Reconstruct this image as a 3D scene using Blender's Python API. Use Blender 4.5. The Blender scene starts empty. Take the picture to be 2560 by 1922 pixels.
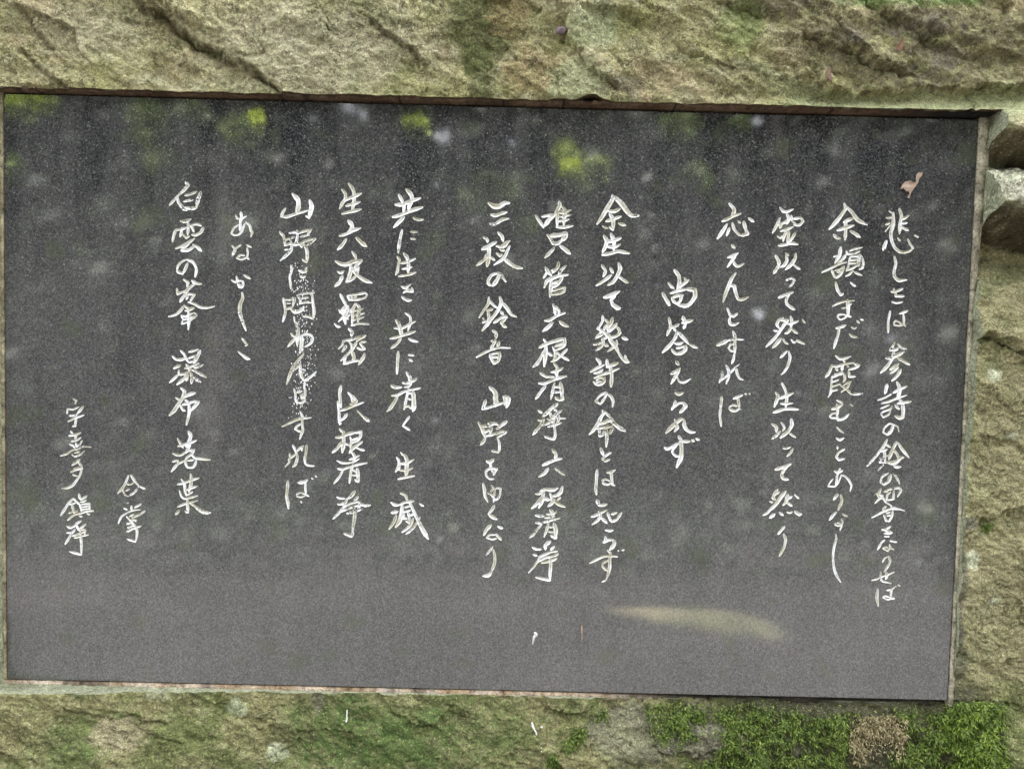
import bpy, math, random
import numpy as np
from mathutils import Vector, Matrix, kdtree
from mathutils.geometry import delaunay_2d_cdt, tessellate_polygon

random.seed(7)
rng = np.random.default_rng(7)
C = bpy.context.scene.collection

# ------------------------------------------------------------------ camera
PW = 1.5                                   # plaque width in metres
FPX, PX_W, PX_H = 1850.0, 2560.0, 1922.0   # focal length and frame of the photograph in its own pixels
QUAD = [(9.5, 236.5), (2447.5, 296.0), (2367.5, 1748.0), (16.0, 1699.5)]


def solve_camera():
    A = []
    for (x, y), (u, v) in zip([(0, 0), (1, 0), (1, 1), (0, 1)], QUAD):
        A.append([x, y, 1, 0, 0, 0, -u * x, -u * y, -u])
        A.append([0, 0, 0, x, y, 1, -v * x, -v * y, -v])
    h = np.linalg.svd(np.array(A, float))[2][-1].reshape(3, 3)
    K = np.array([[FPX, 0, PX_W / 2], [0, FPX, PX_H / 2], [0, 0, 1]])
    m = np.linalg.inv(K) @ h
    if m[2, 2] < 0:
        m = -m
    s = PW / np.linalg.norm(m[:, 0])
    a, b, c = (m * s).T
    hgt = np.linalg.norm(b)
    r = np.stack([a / np.linalg.norm(a), -b / hgt, np.zeros(3)], 1)
    r[:, 2] = np.cross(r[:, 0], r[:, 1])
    u, _, vt = np.linalg.svd(r)
    r = u @ vt
    return r, c + a / 2 + b / 2, hgt


RC, TC, PH = solve_camera()                # plaque frame -> camera frame (x right, y down, z forward)


def project(x, y, z):
    X = RC[0, 0] * x + RC[0, 1] * y + RC[0, 2] * z + TC[0]
    Y = RC[1, 0] * x + RC[1, 1] * y + RC[1, 2] * z + TC[1]
    Z = RC[2, 0] * x + RC[2, 1] * y + RC[2, 2] * z + TC[2]
    return FPX * X / Z + PX_W / 2, FPX * Y / Z + PX_H / 2


CAM_P = -RC.T @ TC


def unproject(px, py, z=0.0):
    d = RC.T @ np.array([(px - PX_W / 2) / FPX, (py - PX_H / 2) / FPX, 1.0])
    t = (z - CAM_P[2]) / d[2]
    p = CAM_P + d * t
    return p[0], p[1]


LEAN = math.radians(8.0)
CH = 1.12                                  # height of the plaque's centre above the ground
sL, cL = math.sin(LEAN), math.cos(LEAN)
P2W = Matrix(((1, 0, 0, 0), (0, sL, -cL, 0), (0, cL, sL, CH), (0, 0, 0, 1)))
cam = bpy.data.cameras.new('camera')
cam.sensor_width = 36.0
cam.lens = FPX / PX_W * 36.0
cam.clip_start = 0.02
cam.clip_end = 500.0
camo = bpy.data.objects.new('camera', cam)
C.objects.link(camo)
RB = np.diag([1, -1, -1]) @ RC
cm = Matrix.Identity(4)
for i in range(3):
    for j in range(3):
        cm[i][j] = RB[j, i]
    cm[i][3] = CAM_P[i]
camo.matrix_world = P2W @ cm
bpy.context.scene.camera = camo

# ------------------------------------------------------------------ light
SUN_EL, SUN_AZ = math.radians(54), math.radians(16)      # from behind the boulder: its face is in open shade
w = bpy.data.worlds.new('World')
bpy.context.scene.world = w
w.use_nodes = True
sky = w.node_tree.nodes.new('ShaderNodeTexSky')
sky.sky_type = 'NISHITA'
sky.sun_disc = False
sky.sun_elevation = SUN_EL
sky.sun_rotation = SUN_AZ
sky.air_density = 1.0
sky.dust_density = 3.0
sky.ozone_density = 0.6
hs = w.node_tree.nodes.new('ShaderNodeHueSaturation')   # thin high cloud: most of the blue is gone
hs.inputs['Saturation'].default_value = 0.12
w.node_tree.links.new(sky.outputs[0], hs.inputs['Color'])
w.node_tree.links.new(hs.outputs[0], w.node_tree.nodes['Background'].inputs[0])
w.node_tree.nodes['Background'].inputs[1].default_value = 0.15
sun = bpy.data.lights.new('sun', 'SUN')
sun.energy = 4.0
sun.angle = math.radians(0.5)
sun.color = (1.0, 0.97, 0.91)
suno = bpy.data.objects.new('sun', sun)
C.objects.link(suno)
sd = Vector((math.sin(SUN_AZ) * math.cos(SUN_EL), math.cos(SUN_AZ) * math.cos(SUN_EL), math.sin(SUN_EL)))
suno.rotation_euler = sd.to_track_quat('Z', 'Y').to_euler()
suno.location = sd * 20
vs = bpy.context.scene.view_settings
vs.view_transform = 'Standard'
vs.look = 'None'
vs.gamma = 1.0
vs.exposure = 3.8

# ------------------------------------------------------------------ helpers


def hash2(ix, iy, seed):
    h = (ix * 374761393 + iy * 668265263 + seed * 1442695041) & 0xFFFFFFFF
    h = ((h ^ (h >> 13)) * 1274126177) & 0xFFFFFFFF
    return (h ^ (h >> 16)) & 0xFFFF


def noise(x, y, seed=0):
    """gradient noise, about -1..1"""
    x0 = np.floor(x).astype(np.int64)
    y0 = np.floor(y).astype(np.int64)
    fx, fy = x - x0, y - y0
    ux = fx * fx * fx * (fx * (fx * 6 - 15) + 10)
    uy = fy * fy * fy * (fy * (fy * 6 - 15) + 10)

    def g(ix, iy, dx, dy):
        a = hash2(ix, iy, seed) * (2 * math.pi / 65536.0)
        return np.cos(a) * dx + np.sin(a) * dy
    a = g(x0, y0, fx, fy)
    b = g(x0 + 1, y0, fx - 1, fy)
    c = g(x0, y0 + 1, fx, fy - 1)
    d = g(x0 + 1, y0 + 1, fx - 1, fy - 1)
    return ((a * (1 - ux) + b * ux) * (1 - uy) + (c * (1 - ux) + d * ux) * uy) * 1.5


def fbm(x, y, octaves=4, seed=0, gain=0.5):
    s, a = 0, 1.0
    for o in range(octaves):
        s = s + a * noise(x * 2 ** o, y * 2 ** o, seed + o * 17)
        a *= gain
    return s


def facets(x, y, seed):
    """chipped planes: every cell of a jittered grid is a little tilted facet; about -1..1"""
    ix, iy = np.floor(x).astype(np.int64), np.floor(y).astype(np.int64)
    best = np.full(x.shape, 1e9)
    out = np.zeros(x.shape)
    for dx in (-1, 0, 1):
        for dy in (-1, 0, 1):
            cx, cy = ix + dx, iy + dy
            jx = cx + hash2(cx, cy, seed) / 65536.0
            jy = cy + hash2(cx, cy, seed + 1) / 65536.0
            d = (x - jx) ** 2 + (y - jy) ** 2
            h = hash2(cx, cy, seed + 2) / 32768.0 - 1
            tx = hash2(cx, cy, seed + 3) / 32768.0 - 1
            ty = hash2(cx, cy, seed + 4) / 32768.0 - 1
            v = .45 * h + .75 * (tx * (x - jx) + ty * (y - jy))
            u = d < best
            best = np.where(u, d, best)
            out = np.where(u, v, out)
    return out


def sst(x, a=0.0, b=1.0):
    t = np.clip((x - a) / (b - a), 0, 1)
    return t * t * (3 - 2 * t)


def link(ob, parent=None):
    C.objects.link(ob)
    if parent:
        ob.parent = parent
    return ob


def mesh_obj(name, verts, faces, mats, parent=None, mat_idx=None, smooth=False):
    me = bpy.data.meshes.new(name)
    me.from_pydata([tuple(v) for v in verts], [], [tuple(f) for f in faces])
    for m in (mats if isinstance(mats, (list, tuple)) else [mats]):
        me.materials.append(m)
    if mat_idx is not None:
        me.polygons.foreach_set('material_index', np.array(mat_idx, np.int32))
    me.polygons.foreach_set('use_smooth', np.full(len(me.polygons), smooth))
    me.update()
    return link(bpy.data.objects.new(name, me), parent)


def set_col(ob, name, rgb):
    n = len(ob.data.vertices)
    col = np.ones((n, 4), np.float32)
    col[:, :3] = rgb
    at = ob.data.attributes.new(name, 'FLOAT_COLOR', 'POINT')
    at.data.foreach_set('color', col.ravel())


def thing(name, label, cat, group=None, matrix=None):
    o = bpy.data.objects.new(name, None)
    o.empty_display_size = 0.1
    C.objects.link(o)
    if matrix is not None:
        o.matrix_world = matrix
    return tag(o, label, cat, group)


def tag(o, label, cat=None, group=None, kind=None):
    o['label'] = label
    if cat:
        o['category'] = cat
    if group:
        o['group'] = group
    if kind:
        o['kind'] = kind
    return o


class Mat:
    def __init__(self, name):
        self.m = bpy.data.materials.new(name)
        self.m.use_nodes = True
        self.t = self.m.node_tree
        self.b = self.t.nodes['Principled BSDF']

    def n(self, typ, **kw):
        nd = self.t.nodes.new(typ)
        for k, v in kw.items():
            if k.startswith('i_'):
                nd.inputs[k[2:].replace('_', ' ')].default_value = v
            else:
                setattr(nd, k, v)
        return nd

    def l(self, a, b):
        self.t.links.new(a, b)

    def coord(self):
        return self.n('ShaderNodeTexCoord').outputs['Object']

    def noise(self, scale, detail=3, rough=0.5, vec=None, dist=0.0):
        nd = self.n('ShaderNodeTexNoise')
        nd.inputs['Scale'].default_value = scale
        nd.inputs['Detail'].default_value = detail
        nd.inputs['Roughness'].default_value = rough
        nd.inputs['Distortion'].default_value = dist
        if vec is not None:
            self.l(vec, nd.inputs['Vector'])
        return nd.outputs['Fac']

    def ramp(self, fac, stops, interp='LINEAR'):
        r = self.n('ShaderNodeValToRGB')
        r.color_ramp.interpolation = interp
        e = r.color_ramp.elements
        while len(e) < len(stops):
            e.new(0.5)
        for el, (p, c) in zip(e, stops):
            el.position = p
            el.color = (c, c, c, 1) if isinstance(c, (int, float)) else (*c, 1)
        self.l(fac, r.inputs[0])
        return r.outputs[0]

    def mix(self, fac, a, b, mode='MIX'):
        nd = self.n('ShaderNodeMix', data_type='RGBA', blend_type=mode)
        for s, v in ((nd.inputs[0], fac), (nd.inputs[6], a), (nd.inputs[7], b)):
            if isinstance(v, bpy.types.NodeSocket):
                self.l(v, s)
            elif isinstance(v, (int, float)):
                s.default_value = v
            else:
                s.default_value = (*v, 1)
        return nd.outputs[2]

    def math(self, op, a, b=0.0):
        nd = self.n('ShaderNodeMath', operation=op)
        for s, v in ((nd.inputs[0], a), (nd.inputs[1], b)):
            if isinstance(v, bpy.types.NodeSocket):
                self.l(v, s)
            else:
                s.default_value = v
        return nd.outputs[0]

    def bump(self, h, dist, strength=1.0):
        nd = self.n('ShaderNodeBump')
        nd.inputs['Strength'].default_value = strength
        nd.inputs['Distance'].default_value = dist
        self.l(h, nd.inputs['Height'])
        self.l(nd.outputs[0], self.b.inputs['Normal'])


# ------------------------------------------------------------------ materials
def m_rock():
    m = Mat('lichen_rock')
    co = m.coord()
    at = m.n('ShaderNodeVertexColor', layer_name='Col').outputs[0]
    g1 = m.noise(430, 3, 0.75, co)
    g2 = m.noise(170, 4, 0.6, co, 0.4)
    g3 = m.noise(45, 4, 0.6, co)
    vo = m.n('ShaderNodeTexVoronoi')
    vo.inputs['Scale'].default_value = 520
    m.l(co, vo.inputs['Vector'])
    sep = m.n('ShaderNodeSeparateColor')
    m.l(vo.outputs['Color'], sep.inputs[0])
    c = m.mix(1.0, at, m.ramp(sep.outputs[0], [(0.0, 0.6), (0.3, 0.88), (0.7, 1.04), (0.9, 1.2), (1.0, 1.55)]), 'MULTIPLY')
    c = m.mix(1.0, c, m.ramp(g1, [(0.3, 0.7), (0.45, 0.95), (0.56, 1.04), (0.72, 1.2)]), 'MULTIPLY')
    c = m.mix(1.0, c, m.ramp(g2, [(0.3, 0.74), (0.47, 0.98), (0.7, 1.14)]), 'MULTIPLY')
    c = m.mix(1.0, c, m.ramp(g3, [(0.3, (0.78, 0.8, 0.74)), (0.5, (1, 1, 1)), (0.7, (1.12, 1.08, 1.1))]), 'MULTIPLY')
    # dark hairline cracks and pits, in patches
    rid = m.math('ABSOLUTE', m.math('SUBTRACT', m.noise(34, 7, 0.68, co, 0.6), 0.5))
    pat = m.ramp(m.noise(11, 3, 0.6, co), [(0.42, 0.0), (0.58, 0.85)])
    c = m.mix(m.math('MULTIPLY', m.ramp(rid, [(0.0, 1.0), (0.011, 0.75), (0.024, 0.0)]), pat), c, (0.055, 0.048, 0.025))
    pit = m.noise(150, 2, 0.6, co)
    c = m.mix(m.ramp(pit, [(0.27, 0.8), (0.34, 0.0)]), c, (0.07, 0.06, 0.032))
    # yellow lichen crumbs
    v = m.noise(260, 2, 0.5, co)
    c = m.mix(m.ramp(v, [(0.63, 0.0), (0.72, 0.55)]), c, (0.46, 0.44, 0.2))
    m.l(c, m.b.inputs['Base Color'])
    m.b.inputs['Roughness'].default_value = 0.93
    m.b.inputs['Specular IOR Level'].default_value = 0.25
    h = m.math('ADD', m.math('MULTIPLY', sep.outputs[0], 0.25), m.math('MULTIPLY', g2, 1.2))
    m.bump(h, 0.003, 1.0)
    return m.m


def m_granite():
    m = Mat('polished_granite')
    co = m.coord()
    vo = m.n('ShaderNodeTexVoronoi')
    vo.inputs['Scale'].default_value = 560
    m.l(co, vo.inputs['Vector'])
    sep = m.n('ShaderNodeSeparateColor')
    m.l(vo.outputs['Color'], sep.inputs[0])
    grain = sep.outputs[0]
    c = m.ramp(grain, [(0.0, (0.010, 0.010, 0.012)), (0.55, (0.022, 0.022, 0.025)), (0.8, (0.052, 0.052, 0.056)), (0.97, (0.08, 0.08, 0.082)), (1.0, (0.18, 0.18, 0.175))])
    # dust plus painted lip shade above and painted reflection below; blotched and streaked
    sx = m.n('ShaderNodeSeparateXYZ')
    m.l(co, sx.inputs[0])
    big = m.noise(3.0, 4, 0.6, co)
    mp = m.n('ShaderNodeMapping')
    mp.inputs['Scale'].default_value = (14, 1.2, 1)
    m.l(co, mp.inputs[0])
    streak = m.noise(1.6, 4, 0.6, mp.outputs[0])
    dust_shade = m.math('ADD', m.math('MULTIPLY', sx.outputs['Y'], -0.62), m.math('ADD', m.math('MULTIPLY', big, 0.42), m.math('MULTIPLY', streak, 0.53)))
    dust_shade = m.ramp(dust_shade, [(0.15, 0.0), (0.42, 0.42), (0.9, 0.75)])
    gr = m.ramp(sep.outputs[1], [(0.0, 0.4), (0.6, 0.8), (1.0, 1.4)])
    c = m.mix(m.math('MULTIPLY', dust_shade, gr), c, (0.163, 0.160, 0.157))
    sp = m.noise(16, 2, 0.5, co)                       # algae spots
    c = m.mix(m.ramp(sp, [(0.62, 0.0), (0.70, 0.35)]), c, (0.075, 0.085, 0.045))
    m.l(c, m.b.inputs['Base Color'])
    r = m.ramp(m.noise(5, 3, 0.5, co), [(0.3, 0.03), (0.7, 0.07)])
    m.l(r, m.b.inputs['Roughness'])
    m.b.inputs['IOR'].default_value = 1.72
    return m.m


def m_paint():
    m = Mat('white_letter_paint')
    co = m.coord()
    n1 = m.noise(38, 3, 0.6, co)
    c = m.ramp(n1, [(0.34, (0.48, 0.455, 0.36)), (0.46, (0.64, 0.63, 0.58)), (0.6, (0.80, 0.80, 0.82))])
    n2 = m.noise(330, 3, 0.7, co)
    patch = m.ramp(m.noise(14, 2, 0.5, co), [(0.42, 0.0), (0.62, 0.18)])
    flake = m.math('GREATER_THAN', m.math('ADD', n2, patch), 0.745)
    c = m.mix(flake, c, (0.05, 0.05, 0.05))
    c = m.mix(m.ramp(m.noise(110, 2, 0.6, co), [(0.56, 0.0), (0.72, 0.6)]), c, (0.34, 0.32, 0.22))
    m.l(c, m.b.inputs['Base Color'])
    m.b.inputs['Roughness'].default_value = 0.6
    m.bump(n2, 0.0006, 0.6)
    return m.m


def m_mortar():
    m = Mat('old_mortar')
    co = m.coord()
    at = m.n('ShaderNodeVertexColor', layer_name='Col').outputs[0]
    g = m.noise(380, 3, 0.65, co)
    c = m.mix(1.0, at, m.ramp(g, [(0.3, 0.5), (0.5, 1.0), (0.7, 1.35)]), 'MULTIPLY')
    c = m.mix(1.0, c, m.ramp(m.noise(110, 4, 0.75, co), [(0.34, 0.3), (0.5, 1.0), (0.68, 1.25)]), 'MULTIPLY')
    m.l(c, m.b.inputs['Base Color'])
    m.b.inputs['Roughness'].default_value = 0.95
    m.bump(g, 0.002, 0.7)
    return m.m


def m_leaf(name, stops, trans=0.25, attr=False, rough=0.55):
    m = Mat(name)
    if attr:
        f = m.n('ShaderNodeVertexColor', layer_name='Rnd').outputs[0]
    else:
        f = m.noise(90, 3, 0.6, m.coord())
    c = m.ramp(f, stops)
    m.l(c, m.b.inputs['Base Color'])
    m.b.inputs['Roughness'].default_value = rough
    if trans:
        tr = m.n('ShaderNodeBsdfTranslucent')
        m.l(c, tr.inputs[0])
        mx = m.n('ShaderNodeMixShader')
        mx.inputs[0].default_value = trans
        m.l(m.b.outputs[0], mx.inputs[1])
        m.l(tr.outputs[0], mx.inputs[2])
        m.l(mx.outputs[0], m.t.nodes['Material Output'].inputs['Surface'])
    return m.m


def m_plain(name, col, rough=0.8, var=0.3, scale=200):
    m = Mat(name)
    f = m.noise(scale, 3, 0.6, m.coord())
    m.l(m.ramp(f, [(0.3, tuple(v * (1 - var) for v in col)), (0.7, tuple(min(1, v * (1 + var)) for v in col))]),
        m.b.inputs['Base Color'])
    m.b.inputs['Roughness'].default_value = rough
    return m.m


def m_ground():
    m = Mat('forest_floor')
    co = m.coord()
    c = m.ramp(m.noise(30, 5, 0.7, co), [(0.3, (0.009, 0.008, 0.007)), (0.7, (0.022, 0.02, 0.017))])
    c = m.mix(m.ramp(m.noise(0.8, 4, 0.6, co), [(0.45, 0.0), (0.62, 0.7)]), c, (0.04, 0.034, 0.033))
    m.l(c, m.b.inputs['Base Color'])
    m.b.inputs['Roughness'].default_value = 0.95
    m.bump(m.noise(60, 4, 0.7, co), 0.02, 0.8)
    return m.m


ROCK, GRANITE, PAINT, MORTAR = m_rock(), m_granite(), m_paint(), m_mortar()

# ------------------------------------------------------------------ ground
g = mesh_obj('ground', [(-200, -200, 0), (200, -200, 0), (200, 200, 0), (-200, 200, 0)], [(0, 1, 2, 3)], m_ground())
tag(g, 'dark forest floor in front of the boulder', kind='structure')

# ------------------------------------------------------------------ boulder: height field round the recess
HX0, HX1 = -PW / 2 - 0.0065, PW / 2 + 0.0042
HY0, HY1 = -PH / 2 - 0.0078, PH / 2 + 0.0056


def polyline(px, py, pts):
    """signed distance (positive to the upper right of a line drawn down and right), end fade"""
    best = np.full(px.shape, 1e9)
    sg = np.zeros(px.shape)
    fade = np.ones(px.shape)
    n = len(pts) - 1
    for i in range(n):
        (ax, ay), (bx, by) = pts[i], pts[i + 1]
        dx, dy = bx - ax, by - ay
        L = math.hypot(dx, dy)
        t = ((px - ax) * dx + (py - ay) * dy) / (L * L)
        tc = np.clip(t, 0, 1)
        d = np.hypot(px - ax - tc * dx, py - ay - tc * dy)
        s = ((px - ax) * dy - (py - ay) * dx) / L
        upd = d < best
        best = np.where(upd, d, best)
        sg = np.where(upd, np.sign(s) * d, sg)
        out = np.zeros(px.shape)
        if i == 0:
            out = np.maximum(out, -t * L)
        if i == n - 1:
            out = np.maximum(out, (t - 1) * L)
        fade = np.where(upd, np.exp(-np.maximum(out, 0) / 14.0), fade)
    return sg, best, fade


STEPS = [  # line, height of the proud side (m), how far the swelling reaches (px), groove depth, groove half width (px)
    ([(318, -40), (372, 20), (430, 62), (488, 112), (560, 150), (628, 172), (668, 205), (712, 242)], 0.010, 150, 0.009, 11),
    ([(372, -30), (420, 22), (470, 62), (520, 92)], 0.004, 60, 0.004, 9),
    ([(52, 20), (92, 78), (128, 122)], 0.004, 60, 0.004, 4),
    ([(52, 120), (100, 172), (176, 226)], 0.004, 60, 0.005, 5),
    ([(930, 60), (952, 78), (1004, 112), (1048, 148), (1062, 164)], 0.009, 90, 0.006, 5),
    ([(1285, -20), (1318, 8), (1352, 42)], 0.006, 60, 0.006, 5),
    ([(1370, -20), (1404, 26), (1418, 52), (1412, 100), (1440, 132), (1500, 186), (1540, 222)], 0.008, 90, 0.008, 7),
    ([(1255, 150), (1210, 190), (1160, 205)], 0.003, 60, 0.002, 5),
    ([(1790, 10), (1850, 30), (1910, 44)], 0.008, 70, 0.007, 12),
    ([(2010, 100), (2060, 118), (2130, 140), (2200, 170), (2260, 190)], 0.011, 80, 0.010, 14),
    ([(2150, 0), (2190, 40), (2240, 60), (2330, 96)], 0.010, 70, 0.009, 13),
    ([(1700, 120), (1760, 150), (1830, 168)], 0.005, 60, 0.004, 7),
    ([(2040, 200), (2080, 232), (2150, 238), (2230, 232), (2320, 222), (2430, 232), (2480, 214), (2580, 222)], 0.009, 60, 0.003, 5),
    ([(2430, 236), (2428, 262), (2424, 282)], 0.002, 20, 0.006, 4),
    ([(2440, 838), (2490, 850), (2600, 894)], 0.014, 90, 0.012, 9),
    ([(2420, 1336), (2462, 1306), (2520, 1282), (2590, 1268)], 0.006, 60, 0.006, 5),
    ([(2480, 1090), (2520, 1110), (2600, 1140)], 0.005, 50, 0.005, 6),
    ([(2400, 1770), (2480, 1764), (2580, 1770)], 0.003, 60, 0.003, 5),
    ([(150, 1760), (260, 1785), (400, 1800)], 0.003, 80, 0.003, 8),
    ([(1650, 1880), (1740, 1900), (1830, 1890)], 0.008, 70, 0.005, 8),
]


def LEDGE(px):
    """lower edge of the broken rock above the dressed ledge at the upper right"""
    return np.interp(px, [1840, 1920, 2000, 2040, 2080, 2150, 2230, 2320, 2430, 2480, 2600], [150, 185, 205, 222, 234, 238, 232, 222, 232, 214, 224])


def lerp_tab(v, tab):
    xs = [a for a, _ in tab]
    ys = [b for _, b in tab]
    return np.interp(v, xs, ys)


def height(x, y):
    px, py = project(x, y, 0.018)
    wx = 12 * fbm(px / 50, py / 50, 5, 91, .6)
    wy = 12 * fbm(px / 50, py / 50, 5, 92, .6)
    qx, qy = px + wx, py + wy
    # broad form, per side of the recess
    top = lerp_tab(qx, [(-600, .01), (0, .009), (700, .014), (1300, .017), (2000, .013), (2480, .016), (3200, .02)])
    top = top + 0.012 * sst(260 - qy, 0, 320)
    bot = lerp_tab(qx, [(-300, .036), (0, .033), (250, .024), (560, .006), (800, .001), (1500, -.003), (1750, -.012), (2380, -.014), (2440, .0), (3000, .01)])
    bot = bot + 0.014 * sst(qy - 1735, 0, 190)
    # the wandering right-hand side: ledges one under another
    qy2 = qy - 0.13 * (px - 2480)
    rt = lerp_tab(qy2, [(150, .030), (240, .033), (318, .050), (332, .048), (392, -.026), (399, -.022), (440, .020), (500, .044), (514, .045),
                       (590, -.030), (636, -.026), (720, .006), (832, .018), (846, .014), (960, .016), (1120, .012), (1300, .008), (1480, .005), (1700, .0), (1900, .004)])
    rt = np.where(qy2 < 900, rt * (1.0 + 0.5 * sst(px, 2490, 2600)), rt)
    lf = lerp_tab(qy, [(200, .018), (500, .006), (900, .004), (1400, .006), (1650, .014), (1800, .03)])
    wr = sst(px, 2380, 2440)
    wl = 1 - sst(px, -60, 30)
    wb = sst(py, 1650, 1735)
    wt = 1 - sst(py, 230, 330)
    side = np.where(px > 1200, rt, lf)
    z = wt * top + (1 - wt) * side
    z = np.where((py > 1300) & (px < 2400), bot * wb + side * (1 - wb), z)
    z = np.where((py > 1640) & (px >= 2400), side * (1 - sst(py, 1700, 1900)) + bot * sst(py, 1700, 1900), z)
    z = np.where((py < 330) & (px > 2440), top * (1 - sst(py, 225, 320)) + rt * sst(py, 225, 320), z)
    for pts, hh, reach, gd, gw in STEPS:
        s, d, f = polyline(qx, qy, pts)
        z = z + f * hh * .7 * (sst(s, -3, 3) * np.exp(-np.maximum(s, 0) / reach) - 0.35 * np.exp(-np.abs(s) / reach) * (s < 0))
        z = z - f * gd * .75 * np.exp(-(d / (gw * .6)) ** 2) * (.25 + .75 * sst(fbm(px / 45, py / 45, 3, 95), -.5, .3))
    # rough, flaky surface; lumpier towards the upper right, smoother on the dressed ledge below it
    lump = sst(px, 1450, 1900) * (1 - sst(py, 215, 250)) + 0.35
    ledge = sst(qx, 1880, 2060) * sst(qy - LEDGE(qx), -2, 8) * (1 - sst(py, 285, 330))
    z = z - .004 * sst(qx, 1960, 2060) * sst(qy - LEDGE(qx), -3, 4) * (1 - sst(py, 270, 300))
    sm = 1 - 0.75 * ledge
    ang = 0.5
    ux, uy = px * math.cos(ang) + py * math.sin(ang), -px * math.sin(ang) + py * math.cos(ang)
    r1 = 1 - np.abs(fbm(ux / 230, uy / 90, 4, 11))
    r2 = 1 - np.abs(fbm(ux / 85 + wx * .02, uy / 38, 4, 23))
    z = z + sm * (0.006 * lump * r1 + 0.0018 * (0.5 + lump) * r2)
    z = z + sm * 0.0009 * fbm(px / 26, py / 18, 3, 41) + (0.3 + .7 * sm) * 0.0008 * .7 * fbm(px / 9, py / 8, 2, 57)
    # broken facets, large and small
    fx, fy = ux + .6 * wx, uy + .6 * wy
    z = z + sm * ((.0045 + .004 * lump) * facets(fx / 170, fy / 100, 301) + .0019 * facets(fx / 58, fy / 38, 311) + .0011 * facets(fx / 24, fy / 17, 321))
    # terraces: thin flakes broken off
    tr = fbm(ux / 120, uy / 60, 4, 71) * 3
    z = z + sm * 0.0011 * (sst(tr - np.floor(tr), 0.44, 0.56) + np.floor(tr)) * 0.9
    # roll the boulder away outside the picture
    ex = np.maximum(np.abs(x - 0.05) - 1.0, 0)
    ey = np.maximum(y - 0.66, 0)
    z = z - 0.55 * ex ** 2 - 0.35 * ey ** 2 * 1.5 - 2.4 * np.maximum(ex - 0.5, 0) ** 2
    z = z + 0.05 * fbm(x * 1.6, y * 1.6, 3, 5) * sst(np.maximum(ex, ey), 0.0, 0.3)
    return z


def blob(px, py, cx, cy, rx, ry, n, k=0.35, soft=0.25):
    d = np.hypot((px - cx) / rx, (py - cy) / ry) + k * n
    return 1 - sst(d, 1 - soft, 1 + soft)


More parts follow.
